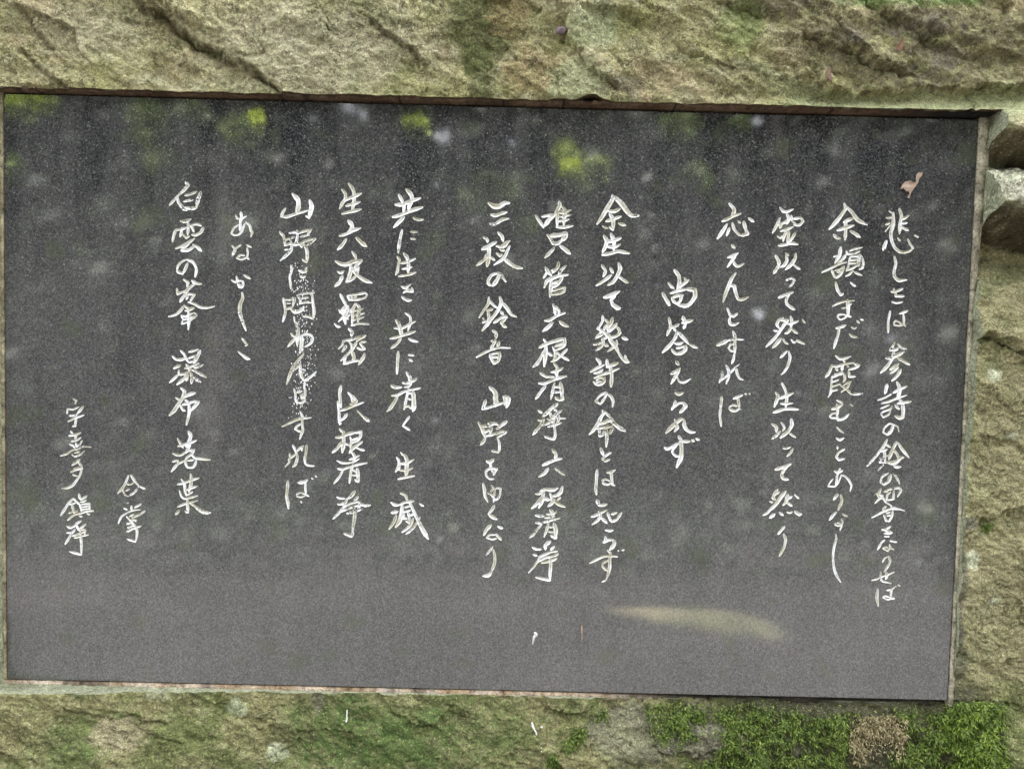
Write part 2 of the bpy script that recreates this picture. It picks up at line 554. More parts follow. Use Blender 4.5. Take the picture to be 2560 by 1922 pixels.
def rock_colour(x, y):
    px, py = project(x, y, 0.018)
    n1 = fbm(px / 70, py / 60, 4, 101)
    n2 = fbm(px / 28, py / 24, 3, 111)
    n3 = fbm(px / 190, py / 150, 3, 121)
    n4 = fbm(px / 40, py / 34, 4, 131)
    n = n1.shape[0]
    c = np.tile(np.array([.37, .345, .195]), (n, 1))

    def mixin(col, f):
        nonlocal c
        f = np.clip(f, 0, 1)[:, None]
        c = c * (1 - f) + np.array(col) * f
    mixin((.46, .45, .33), .6 * sst(n1 + .4 * n3, 0.0, .8))
    mixin((.38, .30, .19), .6 * sst(n3 + .3 * n2, .1, .6))
    mixin((.30, .31, .12), .65 * sst(-n3 + .35 * n4, .1, .7))
    mixin((.20, .185, .10), .32 * sst(n4, .3, .8))
    mixin((.21, .225, .085), .42 * sst(fbm(px / 260, py / 120, 3, 141) + .3 * n1, .05, .6))
    # upper part
    mixin((.47, .455, .36), .5 * blob(px, py, 800, 130, 260, 110, n1, .5, .5) + .4 * blob(px, py, 230, 80, 130, 60, n1, .5, .5))
    mixin((.36, .29, .19), .35 * blob(px, py, 400, 70, 60, 40, n1, .5, .4))
    mixin((.10, .115, .04), .9 * blob(px, py, 1205, 50, 85, 130, n1, .35) + .75 * blob(px, py, 1205, 200, 36, 90, n1, .4))
    _, d0, f0 = polyline(px + 9 * n2, py + 9 * n1, STEPS[0][0])
    wd0 = np.interp(px, [300, 420, 560, 720], [26, 22, 13, 5])
    mixin((.115, .10, .05), .8 * f0 * (1 - sst(d0 / wd0, .5, 1.2)))  # brown groove and the shadow band under its ledge, put into the colour
    for k0 in (2, 3, 4):
        _, d0, f0 = polyline(px + 5 * n2, py + 5 * n1, STEPS[k0][0])
        mixin((.13, .115, .06), .6 * f0 * (1 - sst(d0 / 8, .4, 1.3)))
    mixin((.33, .24, .12), .5 * blob(px, py, 1330, 175, 75, 55, n1) + .5 * blob(px, py, 1270, 40, 50, 60, n2))
    mixin((.40, .43, .27), .75 * blob(px, py, 1450, 215, 75, 60, n2, .3))
    mixin((.36, .41, .27), .6 * blob(px, py, 1480, 70, 60, 60, n1))
    for a, b, rx, ry, s in ((1950, 22, 120, 32, .8), (2100, 108, 75, 40, .85), (2290, 70, 110, 42, .85), (2330, 140, 120, 60, .5),
                            (2200, 190, 80, 40, .6), (1830, 170, 60, 20, .6), (1560, 215, 55, 22, .7), (2480, 90, 90, 60, .5), (2420, 140, 120, 70, .4)):
        mixin((.135, .112, .082), s * blob(px, py, a, b, rx, ry, n2, .45, .35))
    mixin((.29, .27, .25), .55 * blob(px, py, 2120, 96, 40, 22, n2) + .5 * blob(px, py, 2290, 85, 60, 20, n2) + .4 * blob(px, py, 2330, 170, 60, 50, n2))
    mixin((.155, .26, .075), .85 * blob(px, py, 2270, 6, 170, 28, n1, .3) + .4 * blob(px, py, 1850, 60, 60, 60, n1))
    up = sst(px, 1900, 2060) * (1 - sst(py - LEDGE(px), -6, 2))
    mixin((.15, .135, .075), .75 * up * sst(n1 + .6 * n2 + .3 * n3, -.75, .25) * sst(py, 30, 70))
    mixin((.33, .33, .17), .6 * up * sst(n4 + n2, .2, .8))
    lg = sst(px, 1880, 2060) * sst(py + 5 * n2 - LEDGE(px), -1, 5) * (1 - sst(py, 290, 330))
    mixin((.31, .34, .19), .85 * lg)
    mixin((.15, .165, .095), .55 * sst(n2, .2, .6) * lg)
    mixin((.36, .38, .24), .7 * (1 - sst(np.abs(py + 3 * n2 - 1.5 - np.interp(px, [1800, 1880, 1960, 2050], [135, 168, 198, 228])), 4, 11)) * sst(px, 1820, 1880) * (1 - sst(px, 2030, 2080)))
    # right side
    rgt = sst(px, 2400, 2450) * sst(py, 320, 420)
    mixin((.27, .255, .145), .75 * rgt)
    mixin((.17, .19, .085), rgt * .7 * sst(n1 - .1, -.1, .5) * (1 - .7 * sst(py, 850, 1000)))
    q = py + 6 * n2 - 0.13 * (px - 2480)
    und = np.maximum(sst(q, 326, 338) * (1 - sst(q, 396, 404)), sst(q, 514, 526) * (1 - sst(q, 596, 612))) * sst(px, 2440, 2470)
    mixin((.085, .066, .04), .9 * und)  # shade of the ledge undersides put into their brown
    mixin((.42, .42, .36), .9 * blob(px, py, 2520, 460, 75, 62, n1, .2))
    mixin((.72, .75, .62), .95 * blob(px, py, 2512, 436, 40, 29, n2, .35, .12))
    mixin((.56, .60, .46), .9 * blob(px, py, 2487, 937, 19, 15, n2, .3, .15) + .9 * blob(px, py, 2440, 1405, 20, 26, n2, .25, .12)
          + .6 * blob(px, py, 2530, 1090, 16, 10, n2) + .55 * blob(px, py, 2500, 1510, 14, 10, n2))
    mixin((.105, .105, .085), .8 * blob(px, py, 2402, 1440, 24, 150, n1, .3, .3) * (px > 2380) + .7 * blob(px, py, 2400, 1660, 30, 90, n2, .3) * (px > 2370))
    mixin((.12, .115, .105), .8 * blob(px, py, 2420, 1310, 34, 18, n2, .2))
    # lower part
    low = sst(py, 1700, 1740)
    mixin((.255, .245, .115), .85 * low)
    mixin((.15, .185, .06), low * .85 * sst(n3 + .6 * n1 + .3 * n2, -.35, .45))
    mixin((.32, .32, .17), low * .6 * sst(n4 - .2 * n3, .15, .55))
    mixin((.095, .155, .04), low * (.6 + .5 * sst(n2, -.4, .4)) * (1.0 * blob(px, py, 900, 1850, 170, 90, n1, .6, .6) + .65 * blob(px, py, 1160, 1850, 120, 90, n1, .6, .6)
                                    + .5 * blob(px, py, 180, 1850, 80, 60, n1, .4, .4)))
    mixin((.40, .35, .235), low * .75 * blob(px, py, 300, 1825, 62, 45, n2, .35))
    mixin((.30, .37, .15), low * .7 * blob(px, py, 300, 1783, 18, 12, n2))
    mixin((.43, .48, .33), low * (.85 * blob(px, py, 588, 1772, 27, 22, n2, .35, .2) + .9 * blob(px, py, 690, 1884, 28, 24, n2, .35, .2)
                                  + .5 * blob(px, py, 395, 1740, 30, 10, n2)))
    mixin((.245, .24, .195), low * (.9 * blob(px, py, 1745, 1845, 75, 62, n1, .3) + .7 * blob(px, py, 1580, 1850, 110, 70, n1, .4)))
    mixin((.30, .30, .19), low * .5 * blob(px, py, 1560, 1860, 60, 40, n2))
    mixin((.075, .07, .05), low * (.85 * blob(px, py, 2230, 1880, 60, 50, n2, .3) + .8 * blob(px, py, 2080, 1765, 300, 16, n2, .4, .4)))  # dark hollow and the shadow strip below the plaque, painted in
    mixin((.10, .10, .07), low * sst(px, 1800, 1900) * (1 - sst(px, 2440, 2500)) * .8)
    mixin((.20, .195, .155), low * .7 * blob(px, py, 790, 1760, 16, 30, n2))
    c *= (1 + .06 * n2)[:, None]
    g0 = c.mean(1, keepdims=True)
    c = .86 * c + .14 * g0
    c *= np.array([1.0, .985, .87])
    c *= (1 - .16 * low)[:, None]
    return c


def build_boulder():
    def axis(lo, f0, f1, hi, fine, h0, h1):
        a = []
        mid = np.linspace(f0, h0, max(2, int(round((h0 - f0) / fine))))
        inn = np.linspace(h0, h1, max(2, int(round((h1 - h0) / fine))))
        m2 = np.linspace(h1, f1, max(2, int(round((f1 - h1) / fine))))
        up, d, v = [], fine, f1
        while v < hi:
            d = min(d * 1.25, 0.06)
            v += d
            up.append(v)
        dn, d, v = [], fine, f0
        while v > lo:
            d = min(d * 1.25, 0.06)
            v -= d
            dn.append(v)
        xs = np.concatenate([dn[::-1], mid, inn[1:], m2[1:], up])
        return xs, len(dn) + len(mid) - 1, len(dn) + len(mid) + len(inn) - 2
    xs, ia, ib = axis(-1.75, -0.80, 0.90, 1.85, 0.002, HX0, HX1)
    ys, ja, jb = axis(-1.16, -0.61, 0.62, 1.15, 0.002, HY0, HY1)
    X, Y = np.meshgrid(xs, ys)
    nx, ny = len(xs), len(ys)
    keep = np.ones((ny, nx), bool)
    keep[ja + 1:jb, ia + 1:ib] = False
    idx = np.full((ny, nx), -1, np.int64)
    idx[keep] = np.arange(keep.sum())
    x, y = X[keep].copy(), Y[keep].copy()
    # ragged, not quite straight recess edges
    dr = np.maximum(np.maximum(x - HX1, 0), np.maximum(HY0 - y, 0) + np.maximum(y - HY1, 0))
    fr = np.exp(-dr / 0.02) * (x >= HX1 - 1e-6)
    off = lerp_tab(y, [(-.47, .003), (-.3, .002), (-.1, .002), (.05, .001), (.18, .003), (.3, .008), (.46, .0130)])
    x = x + fr * (off + .0022 * fbm(y * 22, y * 0 + 3.3, 4, 7))
    ft = np.exp(-np.maximum(y - HY1, 0) / 0.012) * (y >= HY1 - 1e-6)
    pxx, _ = project(x, y, 0.02)
    chip = .010 * np.exp(-((pxx - 1478) / 30) ** 2) + .003 * np.exp(-((pxx - 1400) / 22) ** 2) + .0035 * np.exp(-((pxx - 2426) / 7) ** 2)
    y = y + ft * (lerp_tab(pxx, [(0, .0), (900, .001), (2450, .0)]) + chip + .0010 * fbm(pxx / 60, pxx * 0, 4, 8))
    fb = np.exp(-np.maximum(HY0 - y, 0) / 0.012) * (y <= HY0 + 1e-6)
    y = y + fb * .0014 * fbm(pxx / 45, pxx * 0, 4, 9)
    z = height(x, y)
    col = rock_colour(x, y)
    q = np.stack([idx[:-1, :-1], idx[:-1, 1:], idx[1:, 1:], idx[1:, :-1]], -1).reshape(-1, 4)
    q = q[(q >= 0).all(1)]
    # drop the quads that would bridge the hole corners (none: hole is cut on grid lines)
    verts = np.stack([x, y, z], 1)
    # recess walls and floor
    loop = [(ja, i) for i in range(ia, ib)] + [(j, ib) for j in range(ja, jb)] + [(jb, i) for i in range(ib, ia, -1)] + [(j, ia) for j in range(jb, ja, -1)]
    rim = np.array([idx[j, i] for j, i in loop])
    nv = len(verts)
    rows = []
    steps = 4
    for k in range(1, steps + 1):
        t = k / steps
        r = verts[rim].copy()
        r[:, 2] = r[:, 2] * (1 - t) + (-0.05) * t
        rows.append(r)
    wall = np.concatenate(rows)
    wn = fbm(wall[:, 0] * 30 + wall[:, 1] * 30, wall[:, 2] * 60, 3, 15)
    base = np.tile(np.array([.225, .24, .16]), (len(wall), 1))
    base *= (1 + .35 * wn)[:, None]
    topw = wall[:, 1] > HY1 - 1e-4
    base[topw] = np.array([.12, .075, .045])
    verts = np.concatenate([verts, wall])
    col = np.concatenate([col, base])
    R = len(rim)
    wf = []
    prev = rim
    for k in range(steps):
        cur = nv + k * R + np.arange(R)
        nxt = np.roll(np.arange(R), -1)
        wf.append(np.stack([prev, prev[nxt], cur[nxt], cur], 1))
        prev = cur
    wf = np.concatenate(wf)[:, ::-1]
    # the rim's own duplicate so that the front edge stays crisp
    dup = len(verts) + np.arange(R)
    verts = np.concatenate([verts, verts[rim]])
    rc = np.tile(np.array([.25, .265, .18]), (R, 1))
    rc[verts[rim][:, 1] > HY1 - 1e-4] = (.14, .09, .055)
    col = np.concatenate([col, rc])
    remap = np.arange(len(verts))
    remap[rim] = dup
    wf[:R] = remap[wf[:R]]
    # back of the boulder
    outer = [(0, i) for i in range(nx - 1)] + [(j, nx - 1) for j in range(ny - 1)] + [(ny - 1, i) for i in range(nx - 1, 0, -1)] + [(j, 0) for j in range(ny - 1, 0, -1)]
    o = np.array([idx[j, i] for j, i in outer])
    bf = []
    prev = o
    for k, (sc, dz) in enumerate(((1.05, -.25), (1.0, -.6), (.8, -1.0), (.45, -1.25))):
        r = verts[o].copy()
        r[:, 0] *= sc
        r[:, 1] = np.where(r[:, 1] > 0, r[:, 1] * sc, r[:, 1])
        r[:, 2] = verts[o][:, 2] * (1 - .25 * (k + 1)) + dz
        s0 = len(verts)
        verts = np.concatenate([verts, r])
        col = np.concatenate([col, np.tile(np.array([.2, .19, .11]), (len(o), 1))])
        cur = s0 + np.arange(len(o))
        nx_ = np.roll(np.arange(len(o)), -1)
        bf.append(np.stack([prev[nx_], prev, cur, cur[nx_]], 1))
        prev = cur
    faces = np.concatenate([q, wf] + bf)
    me = bpy.data.meshes.new('boulder')
    me.vertices.add(len(verts))
    me.vertices.foreach_set('co', verts.astype(np.float32).ravel())
    me.loops.add(len(faces) * 4)
    me.loops.foreach_set('vertex_index', faces.astype(np.int32).ravel())
    me.polygons.add(len(faces))
    me.polygons.foreach_set('loop_start', np.arange(0, len(faces) * 4, 4, dtype=np.int32))
    me.polygons.foreach_set('use_smooth', np.ones(len(faces), bool))
    me.materials.append(ROCK)
    me.update(calc_edges=True)
    ob = link(bpy.data.objects.new('boulder', me))
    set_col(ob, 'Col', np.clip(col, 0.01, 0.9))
    ob.matrix_world = P2W
    floor = mesh_obj('recess_floor', [(HX0 - .03, HY0 - .03, -.049), (HX1 + .03, HY0 - .03, -.049), (HX1 + .03, HY1 + .03, -.049), (HX0 - .03, HY1 + .03, -.049)],
                     [(0, 1, 2, 3)], m_plain('dark_stone', (.05, .045, .035), .95), ob)  # dark plate closing the recess behind the joint gaps
    return ob


boulder = build_boulder()
tag(boulder, 'large lichen-covered boulder with a rectangular recess holding the inscribed plaque', 'boulder')

# ------------------------------------------------------------------ plaque
plaque = thing('plaque', 'dark polished granite plaque with white Japanese calligraphy set in the boulder', 'plaque', matrix=P2W)

STROKES = '''#1 2050 490 260
3:110,24 116,28
4:106,35 118,34
4:105,46 112,43
2.5:104,57 113,46
6:117,27 117,45 113,60 115,73 120,83 127,89 135,90 143,88 147,85
4:149,84 144,77 140,69
6:127,21 130,32 128,45 127,60
5:128,38 136,35 142,31
4.5:131,44 139,43
5:129,49 136,53 141,55
6.5:106,72 101,86
3.5:124,67 128,72
3.5:151,63 157,66
5.5:119,97 121,108 118,122 120,130 126,135 138,134
4:118,148 118,154
4.5:114,153 120,153 132,148
5:121,155 121,160 134,160
#1 2050 750 260
3.5:115,3 122,5 132,3
4.5:112,18 109,35 109,52
4.5:127,22 133,20 140,17
4:133,22 134,30 134,38 137,43
3.5:134,39 127,41 119,40 118,36 121,33 126,35 132,40
5:119,67 115,76 112,80 122,79 126,75
4:124,70 130,76 138,78
6:106,93 115,92 134,83
6:118,80 116,92 108,105 97,116
5:124,92 134,98 143,103
5.5:125,102 112,111
5.5:125,107 113,117
5.5:129,111 124,120 115,129
6:107,135 104,149
3.5:114,150 105,155 92,160
6.5:123,131 127,140 126,150 123,158
5:117,148 128,142 138,138
4:98,165 110,162 122,157 138,152
4:126,158 132,163
5:124,165 145,162
#1 2050 1010 260
3.5:97,7 111,1
4:100,12 112,8 115,3
3.5:97,15 101,21 109,17 113,11
3:98,14 108,9
5:120,1 124,6 127,8
7:132,0 133,12 132,21 127,22 120,19
6:117,34 114,42 108,49
3.5:108,49 101,45 103,38 111,31 118,33 124,36 126,44
5:107,57 100,70 86,87 75,99
4:104,63 113,69
5:99,75 107,72
5:103,75 104,92
4:101,84 108,82
3.5:96,86 99,88 95,93 103,93
5:103,93 111,93 125,90
3:102,96 92,106
6:122,60 115,75 110,88
5:124,61 132,73 142,85
5:116,73 122,78 127,88
6.5:112,95 122,93 128,86 133,85
5.5:118,97 122,100 129,100
6:113,113 110,122 102,129
4:102,129 97,124 100,115 109,110
4:117,111 122,116 127,127
5:97,135 93,145 94,149
4:90,143 100,146 95,152
4:88,158 96,150 101,150 105,156 114,162
4.5:104,138 109,139
3.5:108,142 106,155
4.5:103,140 110,136 127,133 129,138 124,148
4:118,138 117,152
4:109,153 119,151
3.5:106,146 113,140
4:102,165 106,163
3:113,164 122,165
#1 2050 1270 260
6.5:101,1 105,5
4:83,15 100,6 112,1 125,1 135,4
4.5:102,11 106,20 111,20 115,12 116,4
3.5:106,8 112,6
3.5:107,12 113,11
4:99,34 104,34 113,29
5.5:104,34 109,37 115,39
4:103,40 114,40
3:103,45 111,45
4:103,51 98,55 92,66
3.5:112,52 123,54
3.5:111,58 113,63 118,66
3.5:113,63 108,68 101,64 106,62 112,65
3:100,86 103,80 109,77
4.5:110,76 112,85 108,93 103,101
3.5:83,115 90,113 96,110 106,107 118,102
3.5:97,100 97,109 99,116 107,118 114,120
5:106,102 107,108 105,113
5:92,129 91,143 93,156
3.5:107,131 115,129 120,125
4.5:114,129 113,143 119,144
3.5:113,145 107,145 101,142 105,140 112,142
3:120,125 122,124
3:124,122 128,124
#2 2050 490 260
6.5:39,13 41,20 36,28 27,40 15,53
6.5:43,18 51,26 60,38 75,46
6:38,42 46,38 53,36
6:28,55 40,51 54,47
6:41,40 41,55 40,70
5:22,62 27,67 32,68
6:49,56 57,61 64,66
6:33,82 31,95 24,107
4:22,97 30,95
5:41,94 37,100 29,107
4:3,122 18,115 32,108 43,106
5:19,119 23,128 27,130 33,125 39,114
3.5:24,119 32,117 39,112
3.5:27,122 34,120
4:42,88 44,93 54,92 64,88
3.5:47,88 55,85 68,82
4:49,97 60,96 64,94
5:64,94 69,105 68,114 63,117
4:48,98 45,113 42,120
4:47,103 58,102
4:48,108 59,107
4:42,119 53,115 64,108
4:41,128 47,125 53,119
4:54,121 60,124 67,127
6:61,97 62,105 62,112
5.5:25,138 28,150 33,158 37,156
4:49,138 53,142 57,144
#2 2050 750 260
3.5:20,10 30,5 41,2 55,1
6:44,0 45,12 45,24 49,27
3.5:35,13 42,12
4:44,10 50,6
3.5:44,25 39,29 32,31 28,27 30,23 38,23 44,26
5:26,45 34,43 41,40
5:31,44 29,55 25,67 22,77
3.5:50,43 55,46 58,44
4.5:47,54 52,58 59,59
3.5:59,33 63,37
3.5:65,31 69,32
4.5:25,89 32,94 40,93 49,90
3.5:37,95 40,100
4.5:18,105 27,106 40,102 54,100
5.5:19,104 15,115 9,123
5:55,102 62,104 57,108 46,111
5.5:36,103 35,112
4.5:25,107 28,113
3.5:43,104 46,107
5:19,123 27,120 36,115
4:19,123 18,138 17,148 13,155
3.5:20,131 30,127
3.5:20,138 32,134
4:18,145 28,143
4.5:38,117 40,125 37,131
5:46,114 47,122 56,122
3.5:38,136 44,132 50,130
4:48,131 44,139 34,147
4.5:33,136 42,142 50,149 60,150 68,149
4:24,118 36,118
4:27,160 36,164
#2 2050 1010 260
6:19,8 28,5 36,0
5:27,0 28,12 27,20
3.5:27,22 18,22 16,19 20,15 27,14
5:27,20 29,25 36,24 42,20 46,16
3.5:48,0 53,3
3.5:27,37 32,42 38,46
4.5:26,54 32,57 38,54
3.5:28,67 28,72
4.5:39,72 30,77 26,84 30,89 39,87
4.5:23,107 29,109 36,106
4.5:32,103 27,115 27,122 25,131
3:34,113 30,124 24,131 13,131 16,125 21,119
4:34,113 40,115 46,121 50,130 48,139
5.5:28,144 22,152
5:33,145 35,153 33,160 30,166 29,169
#2 2050 1270 260
5:26,6 20,12 15,19
4:36,9 44,13
3.5:34,17 36,22 34,29 32,35
3.5:35,25 30,28 24,26 27,23 34,25
4.5:25,42 26,48 23,60 21,72 21,84 23,98 27,108 33,118
#3 1770 500 260
5:115,12 120,18 126,19 136,15
5:115,29 109,42 103,53
5:110,40 120,37 131,32
6:126,23 129,29 126,38
5.5:117,37 115,45
4:133,25 135,34 141,39
5:137,30 148,29 152,34 146,40 137,40
4.5:116,50 126,47 136,43
5:125,50 121,60 120,66
4:111,58 116,61 119,57
5.5:129,50 128,60 127,68
5.5:139,53 135,60 129,67
5.5:113,73 125,71 134,69 143,71
6:108,89 113,98 113,106
5.5:125,88 126,97 121,105 116,107
4:124,85 129,89
6:113,105 105,117
6:140,86 139,94 133,103 124,111
4:136,103 141,107 147,111
4.5:125,128 134,125 138,128 135,134 130,139
5.5:113,156 122,152 136,147
5:130,150 126,156 125,163 129,169
#3 1770 760 260
5.5:125,0 132,5 138,9
5:120,22 113,26 110,33 114,39
5:114,25 122,26 128,25
5.5:128,26 121,34 115,43 107,54 93,68
4:105,42 111,43
5.5:132,20 134,28 132,38
4.5:128,32 137,30 144,27
5:133,38 128,45 123,47
4.5:134,40 139,44 143,47
3.5:151,25 155,30
6:116,55 110,63 103,70
4:120,56 123,61 128,64
4:133,57 137,61 141,60
4.5:142,58 148,61 154,64
4.5:126,75 120,81 115,86
5:129,76 131,86 127,100 121,109 116,113
5:118,126 123,136 126,148 124,166
5.5:108,141 112,147 109,156 106,164
5.5:112,151 124,147 136,142
4.5:116,159 124,159 135,158
#3 1770 1020 260
5.5:105,7 120,2 130,1 144,2
5.5:102,25 109,30 109,38
4:117,23 120,27 122,31 119,37
5:115,37 109,44 102,49
6.5:133,18 134,27 128,37 116,47
4:130,40 136,44 140,47
4:120,64 126,64 132,62
4.5:136,64 132,71 126,77
6:108,98 117,95 126,92 132,89
6:126,93 121,99 118,105
6:117,106 120,112 128,114
6:111,130 106,138 104,143 107,146
5:106,137 114,134
6.5:124,133 117,141 108,154 96,165 
4:99,149 104,150
7:127,138 126,146 123,150
5:127,145 134,141
5:126,148 120,155
5:127,151 134,156
4:139,138 145,144
#3 1770 1150 260
4.5:104,74 96,83 88,88
6:106,86 99,92
4.5:114,83 120,88
3.5:126,83 131,84 135,82
6.5:139,82 145,86 149,86
5:122,106 112,118
5:121,118 124,127 121,140 114,153
#4 1770 500 260
6:34,6 40,12 42,18 37,27
5.5:23,34 32,30 42,25 52,22
6:30,39 24,49 15,62
5:34,45 30,57
5:39,37 42,47 49,55 54,57
6.5:57,35 60,46 63,54 54,57
4:48,34 52,37
5:65,29 73,35
5:38,72 43,77
5.5:32,92 40,89 48,85
5:44,89 38,97 31,107
5:40,97 43,103 48,106 57,102
6:44,117 37,127 33,137 28,150 24,163
6:36,137 42,137 44,147 48,158 54,159 64,155
#4 1770 760 260
5:31,7 35,17 41,20 47,15
5:36,20 34,26 36,32 42,33 49,30
6.5:15,66 23,62 32,58 
4:32,58 43,56 56,57
5.5:40,44 43,52 43,62 43,78
4:42,64 36,64 33,70 36,74 42,76
4.5:42,79 41,87 38,95
5:22,108 23,115 18,125
4:18,124 27,117 35,110 43,102 50,96
5:29,98 33,106 33,116 29,127
4.5:45,101 46,109 50,118 56,121
5:22,148 21,158 20,166
5:41,151 47,148 55,145
5:47,148 49,158 50,166
4:47,163 40,161 34,164
4:59,143 62,144
4:66,143 67,144
#4 1770 1020 260
4.5:20,0 19,12 20,20 21,29
5:34,0 39,4 45,4 50,0
4:49,0 53,2
#5 1470 480 290
6:124,112 130,120 131,130 128,139
5:128,139 135,133 144,126
4:138,123 141,127
4.5:115,130 120,136 123,138
5.5:107,145 112,154 117,162
5:118,145 130,141 142,139
7:142,139 153,140 153,150 146,160 140,163 130,162
5:120,151 123,157 128,160 132,156 134,148
5:121,151 129,148 136,148
#5 1470 760 290
5:115,0 117,2
5:116,20 118,30 117,36 113,45
5:117,34 124,32 130,29
4.5:123,32 125,39
6:136,18 138,25 
5.5:135,27 150,23
5:140,27 137,35
5.5:128,40 125,48 118,58 107,69
5.5:130,41 138,50 144,57
4:146,58 152,61 157,63
4.5:124,56 130,57 136,55
4:127,63 133,62 139,60
6:140,60 139,66 134,70 127,72 
4.5:127,72 122,68 120,65
5:126,82 130,87
5:119,100 126,96 132,92
5:131,95 125,104 119,114
3.5:128,105 131,111 138,112 147,107
5:125,127 130,129 136,127
5:125,139 124,144 120,151
4:122,148 130,142 138,141
6.5:137,142 140,146 136,151 132,155
#5 1470 1040 290
4.5:124,5 126,10 121,16 112,24
5.5:112,24 118,16 127,9 134,4 138,6
5:126,10 128,16 124,22
5.5:138,6 138,14 142,20 148,23 153,23
6.5:130,29 133,35 134,48 133,60 130,66 127,73
5:110,45 114,47 122,43 131,38
5:135,36 146,36
4:132,57 126,57 121,52 122,47 126,44
5:149,34 152,36
4.5:155,32 159,34
#6 1470 480 290
6.5:35,5 35,11 27,24 20,36 13,46
7.5:38,7 48,17 57,29 63,34 72,34
5.5:29,27 37,28 46,24
5:26,42 36,39 47,35
6:31,31 36,40 36,54
4:31,50 36,55
4:21,49 28,52
4.5:44,45 54,48
6:23,63 27,70 25,78 21,86
6:27,72 38,69 47,66
6:33,60 37,70 37,84
5:27,78 38,79 46,75
5.5:21,90 32,88 44,85 59,88
5:20,105 25,113 22,121
5:32,109 36,116
5:33,119 23,127 12,134
6:44,102 46,110 42,120 36,129 29,133
5:44,121 51,126 57,130
6.5:23,151 33,148 45,142
5:39,148 33,155 36,161 46,166
#6 1470 760 290
6:34,0 40,5 45,7
4.5:21,17 21,24 17,31 14,35 20,38
4:20,38 11,49
3.5:11,49 22,43
4.5:25,22 30,28 24,33 23,38
5.5:35,20 33,28 29,34 29,40
5:41,28 36,34 30,40
4.5:42,33 45,38 44,43
5:33,48 40,46 47,41
5:20,38 26,43 29,48 
6.5:30,44 33,53 39,60 44,70
4.5:44,70 49,78 55,83 59,83
4.5:53,74 55,80 58,83
5:27,48 21,50 22,56 19,61 12,66
4:8,58 15,57 20,54
5:23,58 29,60
4.5:41,52 41,58 36,62 28,68
5:49,48 57,51
5:12,78 17,83 17,88
4.5:4,97 14,91 23,87
4.5:9,99 16,97 21,94
4.5:9,106 19,101 29,98 45,92
4.5:8,111 12,115 18,115 23,111 24,105
4:12,109 18,105 23,107
3.5:12,112 19,110
5.5:27,80 28,89
5.5:27,90 35,87 43,84
6:32,90 34,102 33,118
4:27,127 24,134 18,143
4:18,143 11,139 16,132 25,126
4.5:28,129 33,132 36,139 35,147
5:21,152 23,156 15,166
4.5:24,154 32,162
#6 1470 1040 290
5.5:20,1 13,13 7,21 2,26
6.5:32,2 36,9 44,16 53,21
6:15,11 24,9 32,5
5:13,18 22,16 35,14
5:16,20 17,28 21,27 25,20
5:26,17 27,30 26,44
4.5:36,15 33,22 30,26
5:18,46 22,56
4.5:33,52 26,56 21,61 24,64 31,62
5:13,77 12,92 11,104 12,112
4.5:27,81 33,80 39,77
5:33,80 34,90 35,97 38,99
4:34,95 28,98 22,96 21,92 25,90 31,93
6:13,120 16,128
5:16,128 27,126
4.5:5,144 15,140 27,134
4.5:15,136 18,142 14,149 6,155
5:18,144 27,153
4.5:28,138 31,146 34,151
4.5:34,151 41,148 44,144 48,138
4.5:34,140 41,138
4:25,163 31,164 36,163
#6 1470 1190 290
5:25,87 25,92 22,95
4:23,95 30,91 37,91
6:36,91 38,95 36,100 31,105
5:28,106 32,110 31,120 31,130 29,139 26,148
4:3,124 13,119 22,115 31,114 42,115
4:29,120 22,124 21,129 26,134 30,133
3:43,107 44,106
3.5:49,106 52,105
3:25,149 20,151
#7 1180 490 270
6:134,9 135,15 131,22 127,30
5:98,30 103,38 108,45 110,49
5:108,32 117,30 127,29
7:127,29 119,36 112,46
5:132,24 131,36 131,48
4.5:132,26 140,22 
6:139,17 143,22 142,34 141,46
4.5:136,27 152,22
4.5:134,32 152,29
4.5:133,39 149,36
5:130,48 142,48 155,46
5.5:116,60 121,66 125,73 132,73 141,66
7.5:121,61 135,60 145,56
7:145,57 144,63 137,69
5.5:127,79 120,87 112,95
6.5:136,77 144,83 151,89
5.5:113,110 117,117 122,122
4.5:117,115 110,126
5.5:133,102 132,109 124,118
4.5:122,115 128,113
5:144,108 138,113 133,121
6:147,121 133,123 122,127 115,131 111,141
6:122,130 121,145 120,155
5.5:139,125 133,135 122,141
4.5:124,134 135,131
4:124,146 134,143 143,140
5:143,141 141,147 133,150 122,152
#7 1180 740 270
5:125,13 127,19 128,28
4.5:129,16 134,23 133,28
5:112,38 120,37 131,30 143,26
6:124,41 117,48 109,54
6:135,39 141,44 148,47
4:110,66 114,72
6:104,79 113,74 128,69 143,65
6.5:114,75 113,90 111,108
5.5:112,83 106,94 101,103 94,109
5:117,87 123,92
6:143,66 141,76 130,83
5:128,77 140,72
4.5:124,78 128,86 127,96 123,101
5:146,82 138,90 130,97 122,101
4.5:128,85 137,92 149,99
5.5:126,103 131,110 130,118 131,125
5:122,117 131,115 140,110
4.5:105,118 114,124 126,124
5.5:103,134 113,134 129,127 145,123
5.5:113,138 106,147 98,158
4.5:127,133 124,146 121,159
7:136,133 138,145 139,158 133,159 129,156
4:127,140 136,139
4:126,148 136,147
#7 1180 990 270
6.5:131,12 122,19 115,26 109,31
4.5:102,22 108,26
4.5:126,18 130,24
5:138,22 130,27 124,33
5:119,22 121,29 124,36
4.5:116,35 122,36 130,31
4:134,29 133,37 130,43
5:102,37 109,38 111,34
5.5:110,38 104,47 94,59
4.5:109,45 118,41 128,37
3.5:130,34 144,34
4.5:117,47 128,44 137,41
5:125,38 127,48 128,60 126,66 120,65 112,62
6:124,82 129,89 128,97
5.5:109,106 120,101 131,97 138,96
5.5:117,111 112,118 103,124
4:128,111 136,117 142,121
